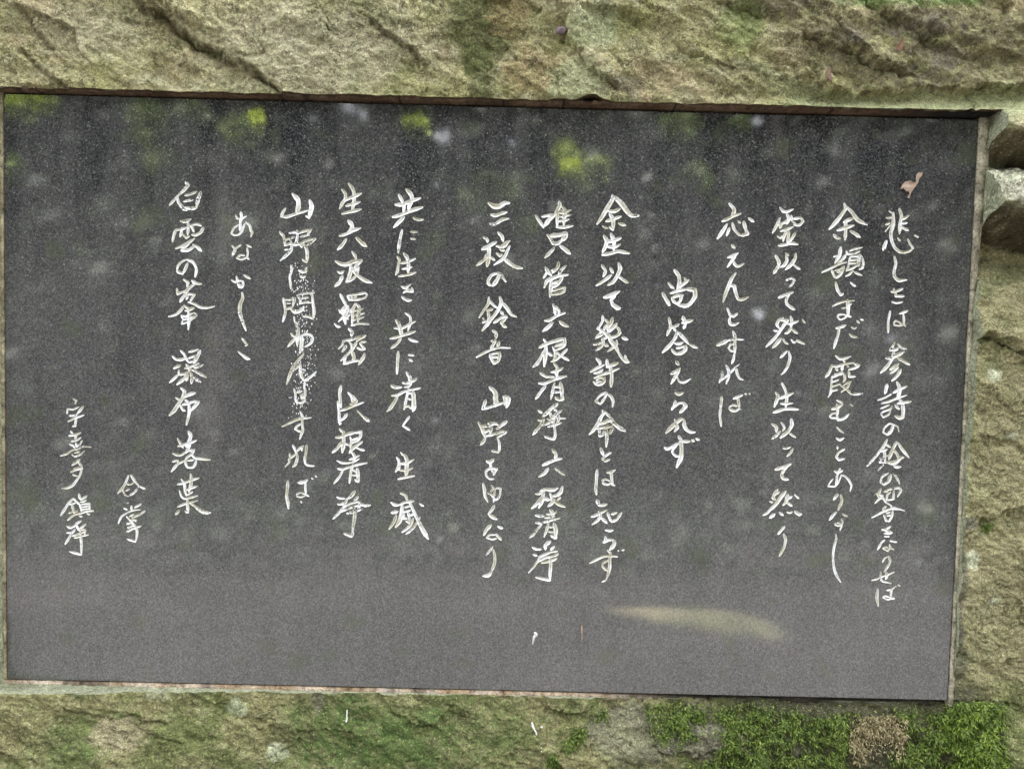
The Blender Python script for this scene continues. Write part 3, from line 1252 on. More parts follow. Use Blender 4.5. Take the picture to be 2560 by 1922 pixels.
#7 1180 1200 270
4.5:98,21 104,21 107,15
6:106,16 113,14 125,15 132,12
6.5:110,17 108,30 103,42
6:108,25 101,35 92,43
6.5:110,28 119,30
6:139,10 136,19 128,25
5:120,20 123,27 124,36
4.5:124,25 132,22
6:127,29 122,36 117,40
5:126,32 133,37 143,41
4:136,26 131,31
5:98,54 105,55 111,55
4.5:98,65 105,66
5.5:120,46 124,50 122,59
4:115,52 125,52 130,48
4:112,58 128,55
4.5:107,66 118,62 128,60 135,58
4.5:107,67 100,76 94,84 89,88
4.5:118,64 115,76 111,87
7:126,66 129,77 128,88 122,85
3.5:119,72 126,72
3.5:118,79 126,80
6.5:120,94 113,100 113,106
4.5:93,103 99,106 106,106
4.5:126,102 121,107
4:94,114 100,116
4.5:131,109 122,110 112,114 104,118 101,125
4.5:130,114 123,117 113,119 101,125 95,133 87,142
5:130,120 121,124 107,127
5:132,113 125,117
5.5:120,118 121,130 120,144 120,154
5:120,154 112,152 98,149
#8 1180 490 270
8:26,11 34,16 42,16 50,11 57,11
6:30,29 37,30 45,27 53,25
5.5:28,43 36,43 47,36 56,35
5:18,64 23,66 24,71
6.5:16,82 24,78 37,71
7:26,78 26,90 25,99 23,108
5:22,90 19,98 7,107
4.5:29,94 35,99
5.5:40,56 46,62 48,70
5.5:38,77 45,78 53,72 58,69
6.5:54,72 48,79
5:58,77 54,85 51,92 46,98 34,106
5:43,82 50,84
5:38,88 43,92 46,90
6.5:50,97 59,104 67,109 77,111
6.5:42,122 38,130 32,138
5:32,138 26,136 25,130 30,122 38,119 44,120 48,126 52,132
#8 1180 740 270
4.5:26,2 25,12 18,22 11,33
4.5:27,7 33,14 38,18
6:43,2 45,10 41,20 35,29 26,40 16,53
5.5:47,10 54,19 60,28 68,32
5:23,22 32,20
5.5:25,24 26,34 24,46
4:17,34 19,38 17,41 22,38
5:44,24 48,28
5:34,41 41,36 50,31 54,33
5.5:52,34 45,41 49,46 53,48
5.5:32,53 37,57 37,65
4.5:30,69 35,69
5.5:36,67 33,74 29,81
5:42,70 39,78
4:7,94 19,87 31,82 44,79 59,80
6:28,90 30,97 34,103 40,100 42,94 43,87
4:31,89 42,87
4:32,94 41,94
7:27,140 34,146 37,153 36,166 
#8 1180 990 270
8.5:35,0 37,8 36,15
5.5:21,6 19,13 16,20 
5:16,20 27,17 38,13 49,10
7:51,0 56,4 55,11 53,17
4:48,0 50,5 50,14
5.5:10,40 15,49 17,56 21,63
5:15,45 24,46 33,44
5:25,42 35,42 40,44
5:30,48 28,58
4.5:20,56 30,50
4:18,49 20,56
6:53,39 45,45 38,50
5:53,55 46,54 38,57 27,60 19,62
5:21,63 18,69 13,75
4.5:53,55 43,61 39,63
4.5:39,63 42,72 42,82 40,86 30,84
6.5:23,100 28,102 33,97
4:28,103 30,112 32,117
4.5:33,127 27,127 22,122 22,115 28,111 38,112 35,117 33,121
#8 1180 1200 270
5:17,5 19,14 20,24 24,33
4:30,8 34,13 34,23 33,33
4:33,13 40,12 44,13 43,22 40,28 34,31
3.5:24,20 30,22 33,28
3.5:31,14 28,21
5:34,39 31,45 25,52
6:26,52 31,56 38,60
6:29,69 23,75 18,84
4.5:40,71 47,74
3.5:38,89 31,91 23,88 27,84 36,84
4.5:37,83 41,87 45,92
4:32,102 26,110 22,115
5:33,107 35,116 35,126 32,135 29,142
6:30,140 26,146 17,147
#9 820 450 270
5.5:109,23 113,30 117,40 116,50
7:121,15 128,23 129,31 125,40 124,47
6:104,38 114,38 126,33 142,28
6.5:100,57 111,54 128,47 145,42
6:117,57 110,64 101,73
5:131,58 138,61 146,61
5:114,77 111,90 109,102 108,112
4:127,80 137,80
4:127,90 134,91
6:117,113 122,120 124,130 123,142
5:107,118 111,124
4.5:110,122 108,131 107,140 104,146
4.5:112,128 122,126 134,121
4:114,137 129,134
4.5:109,148 122,146 135,142
#9 820 700 270
4.5:113,10 119,12 127,7
4:119,12 123,15 130,16
4.5:129,12 130,18 120,17 116,20
5:114,26 121,31 128,31
4.5:119,51 126,56 127,63 125,71 123,78
6.5:105,62 109,68 112,78 113,86
4.5:102,74 114,74 127,67 134,64
5:96,90 105,88 118,84 134,79
5:112,90 106,98 97,105
4.5:124,90 130,93 138,95
5:108,110 107,125 106,144
4:124,115 132,116
4.5:125,122 130,125
6:121,142 126,150 126,158
4.5:115,158 122,158 
5:136,151 129,157
#9 820 950 270
5.5:97,8 103,11 113,11
5:116,5 122,4 128,3
5.5:126,0 127,8
4.5:118,11 127,8
4:142,12 133,14 124,15
4.5:98,24 107,23 114,19 124,15
5.5:107,25 102,34 96,43 91,48
4.5:124,13 121,26 119,36 117,45
8:131,19 132,31 132,43 131,47
4:122,20 130,20
4:122,28 128,30
4:118,41 124,40 128,44
4:125,56 120,63 115,70
4:115,70 126,77
5:106,119 109,124 109,132 104,141
7:118,115 121,122 121,132 120,148
3.5:112,111 116,116
5:110,128 119,128 132,122
4:109,138 119,139 130,135
4:110,130 109,138
4.5:108,152 120,149 133,147
#9 820 1130 270
5:112,63 119,66 122,74
5:97,77 103,81 110,81
5:110,81 118,77 126,76 132,75
7:114,82 113,95 110,106 104,115
5:121,72 127,80 132,91 138,104 145,118 150,126 
7:138,104 145,118 154,133
4:141,79 147,83
6:98,93 107,91
5:105,97 101,108 94,118
3.5:118,85 127,82
4:116,92 127,89
5:115,101 121,102
4:116,94 117,101
4.5:123,92 125,102 123,108
4.5:127,97 132,95
5:131,102 127,111 121,118 114,123
4:120,106 127,109
4.5:138,106 132,115 126,121 120,126
3.5:142,100 137,104
#10 820 450 270
6:32,6 37,12 40,20 40,33 37,48
5.5:22,15 27,22 26,30 22,36 18,44
5.5:24,32 36,27 51,21
5:28,40 38,37 49,34
5:22,52 34,49 51,45
7.5:32,63 37,70 36,77 31,80
5.5:18,86 28,83 40,77 50,74
5.5:28,91 22,100 15,107
6.5:44,89 52,97 59,102
4.5:37,110 42,117 43,124
6.5:12,125 20,129 28,130 38,126 52,123
6:35,129 35,140 32,150 28,157
5.5:52,124 45,130 40,138
5:36,139 46,137 47,133
4.5:47,138 44,146 38,152 30,157
6:39,140 46,147 56,154 67,158
4.5:15,141 20,143 24,140
6:22,148 18,157 11,163
#10 820 700 270
5:19,22 24,32 29,40
4.5:30,24 33,30 46,30 57,27 60,22
4:30,24 44,22 57,20 60,22
4:44,23 40,30
3.5:37,24 36,30
4.5:29,39 24,43 18,50
4.5:31,40 31,46 27,53 16,64
4:17,46 24,54
4.5:28,43 22,52 
5:24,52 27,68
4:26,56 31,60
4:34,53 28,57
4:10,67 14,71 19,72
5:42,36 39,43 34,50
4.5:38,45 38,56 37,69
5.5:44,37 48,42 47,52 46,65
4:36,70 46,67 56,67 63,68
3.5:38,48 54,44
3.5:38,55 56,51
3.5:38,62 55,57
6:32,75 37,80 36,86
4.5:58,85 46,88 34,92 25,93 22,100 16,106
4.5:57,86 48,91 44,94
5:28,101 22,110
4.5:33,95 37,101 36,108 30,114 20,124
5:44,96 40,102 38,108
4.5:45,104 52,107 56,106 52,101 49,97
4:51,95 58,95
5:27,116 26,122 25,129
4.5:24,129 34,126 44,124 50,124
6:37,110 40,119 38,125
5:56,113 54,120 47,130
4:50,124 56,115
#10 820 950 270
5.5:20,9 18,20 19,33 20,42
4.5:15,33 17,50 17,66
5.5:19,65 18,68
5:31,19 37,26 38,36
5.5:37,24 44,32 40,37
4.5:34,37 44,37
4.5:19,47 28,44 40,39 55,34
5:29,52 25,58 19,62
3.5:45,47 52,54 56,58
6:55,57 63,63
4.5:18,75 23,80
5.5:12,88 20,87 30,83 43,80
6.5:24,79 24,95 22,111
5.5:20,96 15,104 7,111
4:26,97 32,100
5:43,81 51,79 50,86 46,92 37,97
3.5:37,92 47,88
4:34,87 36,94 34,104
5.5:52,95 43,101 36,107 33,112
4:43,103 49,106 56,108
5:36,110 41,117 39,127
4:33,122 41,119 48,116
4:14,124 22,127 32,127 42,124 48,121
4.5:15,136 23,137 34,133
4:34,133 45,130 60,127
4:23,138 18,148 9,159
4.5:38,130 35,142 33,158
6.5:45,136 46,146 46,155 42,153
3.5:38,138 44,141
3.5:37,146 44,146
#10 820 1130 270
4:14,69 20,71 26,71
4:15,80 20,80 26,76
6:41,60 36,67 31,71
5:30,71 26,78 24,84 17,93 8,102
4.5:46,68 40,75
4:25,84 34,79 46,76 51,79
5:48,79 57,82 65,81
4.5:51,80 46,86
4.5:20,91 30,87 40,83 48,81
4.5:29,94 42,91 53,87
5.5:40,84 41,98 39,112 38,124
5.5:39,124 36,129 25,125
#11 560 470 260
8.5:112,12 118,19 119,29 116,40
4:109,9 113,13
5:98,33 94,39 91,46
5:91,46 101,46 116,41 134,36
7.5:137,20 140,29 138,39 136,48
4.5:131,45 137,47
5:89,70 95,77 97,86 97,92
4:104,72 112,71 117,70
5:117,68 117,78 115,88 111,91
4:98,83 107,80 112,78
4.5:97,92 106,89 115,91 126,86
5:106,82 108,94 107,100 98,109 90,116
3.5:97,99 105,97
4.5:117,73 128,69 140,66
4.5:139,67 134,73 136,76
3.5:122,78 136,75
4.5:115,91 127,86 140,81 146,81
5:146,81 140,86 133,91
5:122,88 124,95
5.5:127,89 132,98 133,110 132,119
4:132,119 125,114
4.5:107,124 108,131 105,142 106,152 107,161
5.5:120,132 126,134 131,134
4.5:131,128 131,135
4.5:122,141 126,143 130,141
#11 560 710 260
5:95,23 97,35 98,45 94,60
4:96,25 106,25 114,22
4.5:114,22 111,30 110,36
3.5:100,31 108,30
4.5:99,40 106,38 110,36
4.5:117,18 122,25 121,32
4:119,17 130,15 144,14
4:124,23 135,21
4:121,31 131,29 139,30
5:141,17 142,30 144,45 142,55 
4.5:142,55 134,52 128,52
6.5:108,41 114,45 121,43 128,37
3:112,52 113,60 118,64
4:115,66 118,69
6:119,70 118,80 117,88 117,98
4:107,79 112,84 118,83
5:115,85 108,93 102,100
6.5:124,82 124,92 123,102 121,110
4.5:124,82 131,80 138,81 142,86 139,94 130,100
5.5:127,112 119,121 111,131 106,143 100,160
4.5:108,140 116,133 122,128
5.5:122,128 122,138 124,148 128,154
4.5:128,154 136,150 142,145 147,140
4:129,156 128,166
#11 560 950 260
3.5:129,3 128,12 131,16
4:112,14 114,22 114,31 117,36 123,36
4:116,20 124,18
6:126,22 124,30
4.5:130,15 129,26 127,34 121,37
4.5:93,74 105,68 119,62 139,60
4.5:122,51 125,58 125,70 126,80 123,88 121,94
4.5:122,70 116,74 114,78 119,81 123,82
4.5:110,104 114,112 117,120
4:105,117 106,124 
4:98,138 104,131 104,126 112,120 117,117
4.5:117,113 122,108 127,105
5:117,118 117,125 114,135 110,138
4:125,107 124,113
5:132,104 131,115 129,125 130,134
4:130,134 135,136 144,137
#11 560 1040 260
5.5:102,104 101,117 100,128 102,138 103,147
6:119,106 127,105 133,102
4:130,105 130,115 131,124
3.5:131,125 124,129 117,128 117,124 122,122 129,124
3.5:131,125 136,128
3.5:140,99 142,100
3.5:146,95 148,97
3.5:123,136 124,139
#12 560 470 260
3.5:19,44 21,49 28,49 36,45
5:27,39 28,46 26,55
4.5:26,50 26,60 25,68
4:33,57 28,70 22,75 15,75 12,72 16,64 23,59
4.5:35,55 41,60 43,68 45,71 43,78
4:13,92 17,97 27,91
5.5:18,98 14,107
3.5:36,91 44,95
4:37,96 38,105 36,111 28,114 21,112 26,107 33,108
3.5:36,110 40,114
4:12,147 18,150 24,148 30,149 31,155 28,159 23,158
4.5:20,141 22,150
4.5:32,139 42,145
#12 560 710 260
5.5:22,0 27,4 30,1
6:29,14 30,22 26,32 25,44 28,55 32,66 35,74
4.5:29,87 33,92 36,96
3.5:38,96 34,99
4:23,108 29,113
5.5:28,112 36,118 41,120
#13 350 440 260
6:73,10 77,15 70,23 61,31
4.5:61,31 55,38 47,47
5.5:60,33 61,41 66,48 70,53 75,55
4.5:72,31 81,29 90,25
4.5:70,41 78,39 85,38
6.5:97,26 94,34 92,42 90,50
6:73,50 80,52 90,51
5.5:65,72 72,73 81,69
5:57,86 54,95 52,105
4.5:57,86 66,85 75,82 
5:67,83 66,91 64,97
5:77,75 77,85 76,94
5:81,78 84,84 86,89
4.5:83,78 92,77 98,80
5.5:101,83 97,90 90,94 83,94
4:69,94 74,99 79,96
5:57,116 67,112 78,106 87,100
6:78,108 71,113 67,119 78,118 87,112
5.5:85,110 92,114 98,120
5:76,139 73,147 68,157
6:68,156 59,152
4:59,151 61,143 68,136 76,133
5:76,134 84,137 89,145 90,152 88,161
#13 350 680 260
5:70,12 77,17 75,23
5.5:83,14 90,18 98,19
5.5:86,20 79,25 73,31 66,32
5:59,27 60,35 67,32
5.5:74,34 68,41 64,48
4.5:77,35 87,36 83,42 80,48
4:77,36 74,44
4.5:77,48 87,51 96,56 107,57 119,55
5:71,53 64,62 57,68 46,71
4.5:72,55 78,58 86,57
4:72,62 78,61 86,58
5:76,56 78,68 78,80 77,92
3.5:66,69 73,71 78,68 87,65
4:68,77 78,73 90,70 
3.5:66,70 69,75 
3.5:87,65 91,69
3.5:68,78 67,83 75,80 90,71
#13 350 850 260
5:52,26 58,31 67,31 74,28
4.5:65,17 70,22 73,28 77,35
4.5:78,19 85,17 93,15
6:96,17 93,24 89,31 86,36
4:78,29 88,25
4:78,36 87,33
5:54,45 60,42 65,40
4.5:74,39 78,45 79,50
4.5:72,45 80,43 88,39 94,37
4.5:88,38 87,45
4:87,45 95,42 101,39
4:62,48 62,54
4.5:62,55 70,54 78,50
4.5:61,55 55,61 47,68
5.5:76,52 71,61 65,66 59,71
5.5:76,55 74,65
5.5:81,52 83,60 82,69
5:86,59 92,64 97,67
5:82,47 91,51 100,56 107,60
6.5:66,77 71,82 68,92 62,101 55,112 47,120
6:70,91 78,87 88,84
4:57,92 63,95
4.5:64,104 68,111 72,113
5:68,103 76,101 86,98 94,98
4.5:72,95 77,99
5.5:94,98 88,105 82,112
5.5:78,101 79,112 77,124 74,135
#13 350 1060 260
6.5:78,12 81,19 78,28 74,36
4.5:60,23 64,30 69,38
5:61,35 72,32 82,29 90,26
4.5:53,47 59,49 66,49 73,44
5:80,33 76,41 73,46
4.5:74,41 80,42 87,41
4.5:87,40 82,48 75,53 72,58
4.5:72,58 61,63 56,68 50,76
3.5:61,57 60,62
4:52,60 60,57
5:82,48 88,54 99,55 112,57
4.5:72,58 74,66 77,69 84,69 88,64 90,57
4:75,58 86,57
5.5:81,80 82,90 80,102 78,108
4.5:60,96 70,94 82,89 94,86
4.5:66,88 71,95 72,106 74,114
4.5:75,105 84,101 91,99
4:75,113 84,108
4:63,106 66,115 71,119 80,117 92,114
4:60,132 72,127 92,122
5:76,118 76,130 77,140
4:77,141 72,139
5:62,138 57,144
7:88,131 96,137 104,141 112,141
4:80,126 88,131
#14 130 1170 260
4.5:122,12 118,22 113,31 105,40
4.5:126,11 132,20 138,27
4:138,28 149,33
3.5:119,25 125,26 131,22
3.5:113,34 116,42 122,45
4:123,44 132,38 138,30
3:118,36 124,33
4:120,55 122,55
4:115,64 120,66
4:127,60 127,67
4:142,57 132,63
3.5:106,88 111,77 120,71 130,67 141,66
4:148,68 141,73 130,78
3.5:124,77 131,73
4.5:119,77 127,85 134,95 136,102 135,112 133,118
4:133,117 120,113
4:127,82 135,83
4:120,89 128,86
4:121,95 130,91
4.5:120,101 130,96 142,92
3.5:128,78 134,85
#15 130 970 260
3.5:34,17 39,20 37,25
3.5:25,33 24,41
3.5:26,33 33,34 43,30
4.5:50,29 46,34 40,41
4:28,44 37,43 
4.5:39,42 38,52 37,60 33,61
4:26,53 38,47 51,43
4:30,69 33,72
4.5:27,76 37,74 46,71
4.5:39,74 37,82
4:31,85 39,83 46,79
3.5:28,89 34,92 37,97
4:48,84 44,90 39,93 38,87
3.5:14,108 23,105 32,99 42,97 49,93 62,94
3.5:32,106 36,109 43,107 52,100
3.5:36,103 45,101
4.5:44,114 38,119 32,123
4.5:42,118 47,124 42,129 35,130
3.5:35,129 44,126
4:30,134 38,130 49,128
4.5:48,127 45,138 40,146 33,155 25,159 16,160
3.5:33,138 40,140
#15 130 1170 260
4.5:34,48 27,55 21,64 14,75
4.5:34,48 40,54 44,58
3.5:28,58 38,55
4.5:32,58 34,66 36,73
3.5:27,72 33,69
4:36,74 30,78 25,83
3.5:37,70 41,67
4.5:43,41 45,50
4:46,50 56,44
4:46,54 55,51
4:44,57 47,66 47,70
3.5:45,58 60,56 60,68
3:47,62 59,60
3:47,66 59,64
4.5:35,74 47,71 58,68 66,68
4:44,76 48,77
4:56,72 60,74
4.5:46,84 40,88 35,94
4:24,93 30,95 37,91
4:24,103 33,102 37,97
4:54,89 48,94 44,96
4.5:39,90 42,98
4.5:33,101 29,108 25,115 21,121
4:33,108 44,104 54,100
4:36,111 48,108 58,106
3.5:42,99 52,97
3.5:53,97 52,106
4.5:45,97 46,110 47,122 47,138
4.5:47,138 40,136 28,133
'''


def read_strokes():
    out, col, ox, oy, sc = [], 0, 0, 0, 1
    for ln in STROKES.strip().splitlines():
        ln = ln.strip()
        if not ln:
            continue
        if ln[0] == '#':
            c, a, b, s = ln[1:].split()
            col, ox, oy, sc = int(c), float(a), float(b), float(s) / 166.1
            continue
        wd, pts = ln.split(':')
        p = [tuple(float(v) for v in t.split(',')) for t in pts.split()]
        out.append((col, float(wd) * sc, [(ox + a * sc, oy + b * sc) for a, b in p]))
    # a wide gap starts a new phrase
    res = []
    for c in sorted({o[0] for o in out}):
        st = sorted((o for o in out if o[0] == c), key=lambda o: min(p[1] for p in o[2]))
        piece, low = 0, None
        for o in st:
            if low is not None and min(p[1] for p in o[2]) > low + 30:
                piece += 1
            low = max(low or 0, max(p[1] for p in o[2]))
            res.append((c * 10 + piece, o[1], o[2]))
    return res


MM = 1000.0


def catmull(pts, step):
    p = [np.array(a) for a in pts]
    p = [2 * p[0] - p[1]] + p + [2 * p[-1] - p[-2]]
    out = []
    for i in range(1, len(p) - 2):
        L = np.linalg.norm(p[i + 1] - p[i])
        n = max(2, int(math.ceil(L / step)))
        for k in range(n):
            t = k / n
            a, b, c, d = p[i - 1], p[i], p[i + 1], p[i + 2]
            lin = b + (c - b) * t
            cr = .5 * ((2 * b) + (-a + c) * t + (2 * a - 5 * b + 4 * c - d) * t * t + (-a + 3 * b - 3 * c + d) * t ** 3)
            out.append(lin * .35 + cr * .65)
    out.append(p[-2])
    return out


def stroke_polys():
    """each brush stroke as one or more simple outlines, with its middle line, in millimetres on the plaque"""
    polys, mids = [], []
    for col, wpx, pts in read_strokes():
        mmpp = PW * MM / 2400.0
        half = wpx * mmpp * 0.455
        P = [np.array(unproject(a, b)) * MM for a, b in pts]
        # split at sharp corners
        runs, cur = [], [P[0]]
        for i in range(1, len(P)):
            cur.append(P[i])
            if i < len(P) - 1:
                d1, d2 = P[i] - P[i - 1], P[i + 1] - P[i]
                ca = d1 @ d2 / (np.linalg.norm(d1) * np.linalg.norm(d2) + 1e-9)
                if ca < 0.45:
                    runs.append(cur)
                    cur = [P[i]]
        runs.append(cur)
        tot = len(runs)
        for ri, run in enumerate(runs):
            if len(run) < 2:
                continue
            S = catmull(run, 1.6)
            n = len(S)
            ph = random.uniform(0, 6)
            W = []
            for k in range(n):
                t = k / (n - 1)
                a = 0.62 + .38 * min(1, t / .16) if ri == 0 else 0.92
                b = 0.5 + .5 * min(1, (1 - t) / .22) if ri == tot - 1 else 0.92
                W.append(half * min(a, b) * (1 + .10 * math.sin(ph + t * 7) + random.uniform(-.05, .05)))
            # chunk by total turning
            k0 = 0
            while k0 < n - 1:
                turn, k1 = 0.0, k0 + 1
                while k1 < n - 1:
                    d1, d2 = S[k1] - S[k1 - 1], S[k1 + 1] - S[k1]
                    turn += abs(math.atan2(d1[0] * d2[1] - d1[1] * d2[0], d1 @ d2))
                    if turn > 1.7:
                        break
                    k1 += 1
                seg, ws = S[k0:k1 + 1], W[k0:k1 + 1]
                L, Rr = [], []
                m = len(seg)
                for k in range(m):
                    d = seg[min(k + 1, m - 1)] - seg[max(k - 1, 0)]
                    d = d / (np.linalg.norm(d) + 1e-9)
                    nn = np.array([-d[1], d[0]])
                    L.append(seg[k] + nn * ws[k])
                    Rr.append(seg[k] - nn * ws[k])
                    if k == 0:
                        d0 = d
                    if k == m - 1:
                        de = d
                capE = []
                for an in (-.6, 0, .6):
                    nn = np.array([-de[1], de[0]])
                    capE.append(seg[-1] + (de * math.cos(an) + nn * math.sin(an)) * ws[-1])
                capS = []
                for an in (-.6, 0, .6):
                    nn = np.array([-d0[1], d0[0]])
                    capS.append(seg[0] + (-d0 * math.cos(an) - nn * math.sin(an)) * ws[0])
                poly = Rr + capE + L[::-1] + capS[::-1][::-1][::1]
                # order of the start cap: from the left side round to the right side
                poly = Rr + capE + L[::-1] + [seg[0] + (-d0 * math.cos(an) + np.array([-d0[1], d0[0]]) * math.sin(an)) * ws[0] for an in (.6, 0, -.6)]
                area = sum(poly[i][0] * poly[(i + 1) % len(poly)][1] - poly[(i + 1) % len(poly)][0] * poly[i][1] for i in range(len(poly)))
                if area < 0:
                    poly = poly[::-1]
                polys.append((col, poly))
                mids.extend(seg)
                k0 = k1
    return polys, mids


def build_plaque():
    polys, mids = stroke_polys()
    hw, hh = PW * MM / 2, PH * MM / 2
    b = 1.2                                        # worn, slightly eased arris
    vin, fin = [], []
    vin += [(-hw + b, -hh + b), (hw - b, -hh + b), (hw - b, hh - b), (-hw + b, hh - b)]
    fin.append([0, 1, 2, 3])
    cols = [0]
    for col, poly in polys:
        s = len(vin)
        vin += [(p[0], p[1]) for p in poly]
        fin.append(list(range(s, s + len(poly))))
        cols.append(col)
    vin += [(p[0], p[1]) for p in mids]
    r = delaunay_2d_cdt([Vector(v) for v in vin], [], fin, 0, 1e-3, True)
    vo, fo, of = r[0], r[2], r[5]
    inside = [any(k > 0 for k in ids) for ids in of]
    touch_in = np.zeros(len(vo), bool)
    touch_out = np.zeros(len(vo), bool)
    for f, i in zip(fo, inside):
        for k in f:
            (touch_in if i else touch_out)[k] = True
    bound = touch_in & touch_out
    bi = np.nonzero(bound)[0]
    # distances to the outline: sample boundary edges
    samples = [vo[k] for k in bi]
    emap = {}
    for f, i in zip(fo, inside):
        for a in range(3):
            e = (min(f[a], f[(a + 1) % 3]), max(f[a], f[(a + 1) % 3]))
            emap.setdefault(e, []).append(i)
    for (a, c), l in emap.items():
        if len(l) == 2 and l[0] != l[1]:
            for t in (.25, .5, .75):
                samples.append(vo[a] * (1 - t) + vo[c] * t)
    kd = kdtree.KDTree(len(samples))
    for i, s in enumerate(samples):
        kd.insert((s[0], s[1], 0), i)
    kd.balance()
    z = np.zeros(len(vo))
    for k in np.nonzero(touch_in & ~touch_out)[0]:
        d = kd.find((vo[k][0], vo[k][1], 0))[2]
        z[k] = -min(0.85 * d, 2.4)
    V = [(v[0] / MM, v[1] / MM, z[i] / MM) for i, v in enumerate(vo)]
    # slab
    outf = [f for f, i in zip(fo, inside) if not i]
    used = sorted({k for f in outf for k in f})
    mp = {k: i for i, k in enumerate(used)}
    sv = [V[k] for k in used]
    sf = [[mp[k] for k in f] for f in outf]
    x, y, bb, th = PW / 2, PH / 2, b / MM, .042
    ring = [(-x + bb, -y + bb, 0), (x - bb, -y + bb, 0), (x - bb, y - bb, 0), (-x + bb, y - bb, 0)]
    ring2 = [(-x, -y, -bb), (x, -y, -bb), (x, y, -bb), (-x, y, -bb)]
    ring3 = [(-x, -y, -th), (x, -y, -th), (x, y, -th), (-x, y, -th)]
    s = len(sv)
    sv += ring + ring2 + ring3
    for k in range(4):
        n = (k + 1) % 4
        sf += [[s + n, s + k, s + 4 + k, s + 4 + n][::-1][::1], [s + 4 + n, s + 4 + k, s + 8 + k, s + 8 + n][::-1]]
    sf.append([s + 11, s + 10, s + 9, s + 8])
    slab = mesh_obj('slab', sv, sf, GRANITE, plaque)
    # carved columns
    byc = {}
    for f, ids, i in zip(fo, of, inside):
        if i:
            byc.setdefault(cols[max(ids)], []).append(f)
    for c in sorted(byc):
        used = sorted({k for f in byc[c] for k in f})
        mp = {k: i for i, k in enumerate(used)}
        mesh_obj('text_column', [V[k] for k in used], [[mp[k] for k in f] for f in byc[c]], PAINT, plaque)
    print('plaque: verts', len(V), 'faces', len(fo))


build_plaque()


def flecks(name, specs, mat, parent, lift=.0003):
    """little flat irregular splashes lying on a surface; specs: (px, py, rx_px, ry_px, angle)"""
    v, f = [], []
    for px, py, rx, ry, an in specs:
        cx, cy = unproject(px, py)
        k = PW / 2400.0
        n = 9
        s = len(v)
        v.append((cx, cy, lift * 2.2))
        for i in range(n):
            t = 2 * math.pi * i / n
            r = random.uniform(.6, 1.15)
            a, b = rx * k * r * math.cos(t), ry * k * r * math.sin(t)
            v.append((cx + a * math.cos(an) - b * math.sin(an), cy + a * math.sin(an) + b * math.cos(an), lift * .4))
        for i in range(n):
            f.append((s, s + 1 + i, s + 1 + (i + 1) % n))
    return mesh_obj(name, v, f, mat, parent)


sp = []
for _ in range(360):                                # white paint that ran and spattered down the column of writing
    t = random.random()
    y = 655 + 390 * t
    cx = 748 + 12 * math.sin(t * 4) + (8 if t > .5 else 0)
    x = random.gauss(cx, 15)
    if abs(x - cx) > 34:
        continue
    s = random.choice([.7, .9, 1.1, 1.4])
    sp.append((x, y, s, s * random.uniform(1, 2.6), random.gauss(0, .2)))
flecks('paint_spatter', sp, m_plain('spattered_paint', (.8, .8, .8), .6, .1), plaque)


# ------------------------------------------------------------------ mortar in the joint
SEED = [0.0]


def bar(name, pts, w0, w1, z0, z1, colour, axis):
    """a rough fillet of mortar along one side: pts = param list; cross-section from w0 to w1, z0 to z1"""
    v, f, c = [], [], []
    n = len(pts)
    SEED[0] += 2.37
    for i, t in enumerate(pts):
        j1, j2 = .0009 * noise(np.array([i * .31]), np.array([1.7 + len(name) + SEED[0]]), 3)[0], .0012 * noise(np.array([i * .23]), np.array([5.1 + SEED[0]]), 4)[0]
        a, b = (w0(t) if callable(w0) else w0), (w1(t) if callable(w1) else w1)
        zz = z1(t) if callable(z1) else z1
        sec = [(a + j1, z0), (a + j1 * .6, zz + j2), ((a + b) / 2, zz + j2 * 1.4 + .0004), (b, zz + j2), (b, z0)]
        col = colour(t)
        for ww, z in sec:
            v.append((t, ww, z) if axis == 'x' else (ww, t, z))
            c.append(col)
    for i in range(n - 1):
        for k in range(4):
            q = [i * 5 + k, i * 5 + k + 1, (i + 1) * 5 + k + 1, (i + 1) * 5 + k]
            f.append(q if axis == 'x' else q[::-1])
    ob = mesh_obj(name, v, f, MORTAR, plaque, smooth=True)
    set_col(ob, 'Col', np.array(c))
    return ob


xsl = list(np.linspace(-PW / 2 - .006, PW / 2 + .012, 760))
ysl = list(np.linspace(-PH / 2 - .009, PH / 2 + .002, 320))


SPLITS = [random.uniform(60, 2300) for _ in range(7)]


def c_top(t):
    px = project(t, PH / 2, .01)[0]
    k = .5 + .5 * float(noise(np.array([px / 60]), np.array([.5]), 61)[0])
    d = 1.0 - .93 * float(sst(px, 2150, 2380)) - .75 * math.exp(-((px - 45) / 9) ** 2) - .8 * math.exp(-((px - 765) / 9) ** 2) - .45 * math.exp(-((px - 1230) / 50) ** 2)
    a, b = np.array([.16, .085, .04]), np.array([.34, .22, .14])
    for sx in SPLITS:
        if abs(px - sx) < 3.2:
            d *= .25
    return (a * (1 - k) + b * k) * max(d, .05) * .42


def c_right(t):
    k = .5 + .5 * float(noise(np.array([t * 40]), np.array([.5]), 62)[0])
    a, b = np.array([.15, .13, .09]), np.array([.42, .385, .29])
    seam = min(abs(t - s) for s in (.195, .065, -.03, -.16, -.33))
    d = .35 if seam < .0016 else 1.0
    return (a * (1 - k) + b * k) * d


def c_bot(t):
    px = project(t, -PH / 2, 0)[0]
    k = .45 + .5 * float(fbm(np.array([px / 70]), np.array([.5]), 2, 63)[0])
    k = min(1, max(0, k))
    a, b = np.array([.27, .18, .10]), np.array([.55, .46, .37])
    d = 1 - .9 * float(sst(px, 1350, 1750))
    d *= 1 - .6 * float(sst(fbm(np.array([px / 90]), np.array([3.5]), 2, 64)[0], .2, .6))
    return (a * (1 - k) + b * k) * d


TZ = height(np.array(xsl), np.full(len(xsl), HY1 + .004)) - .006


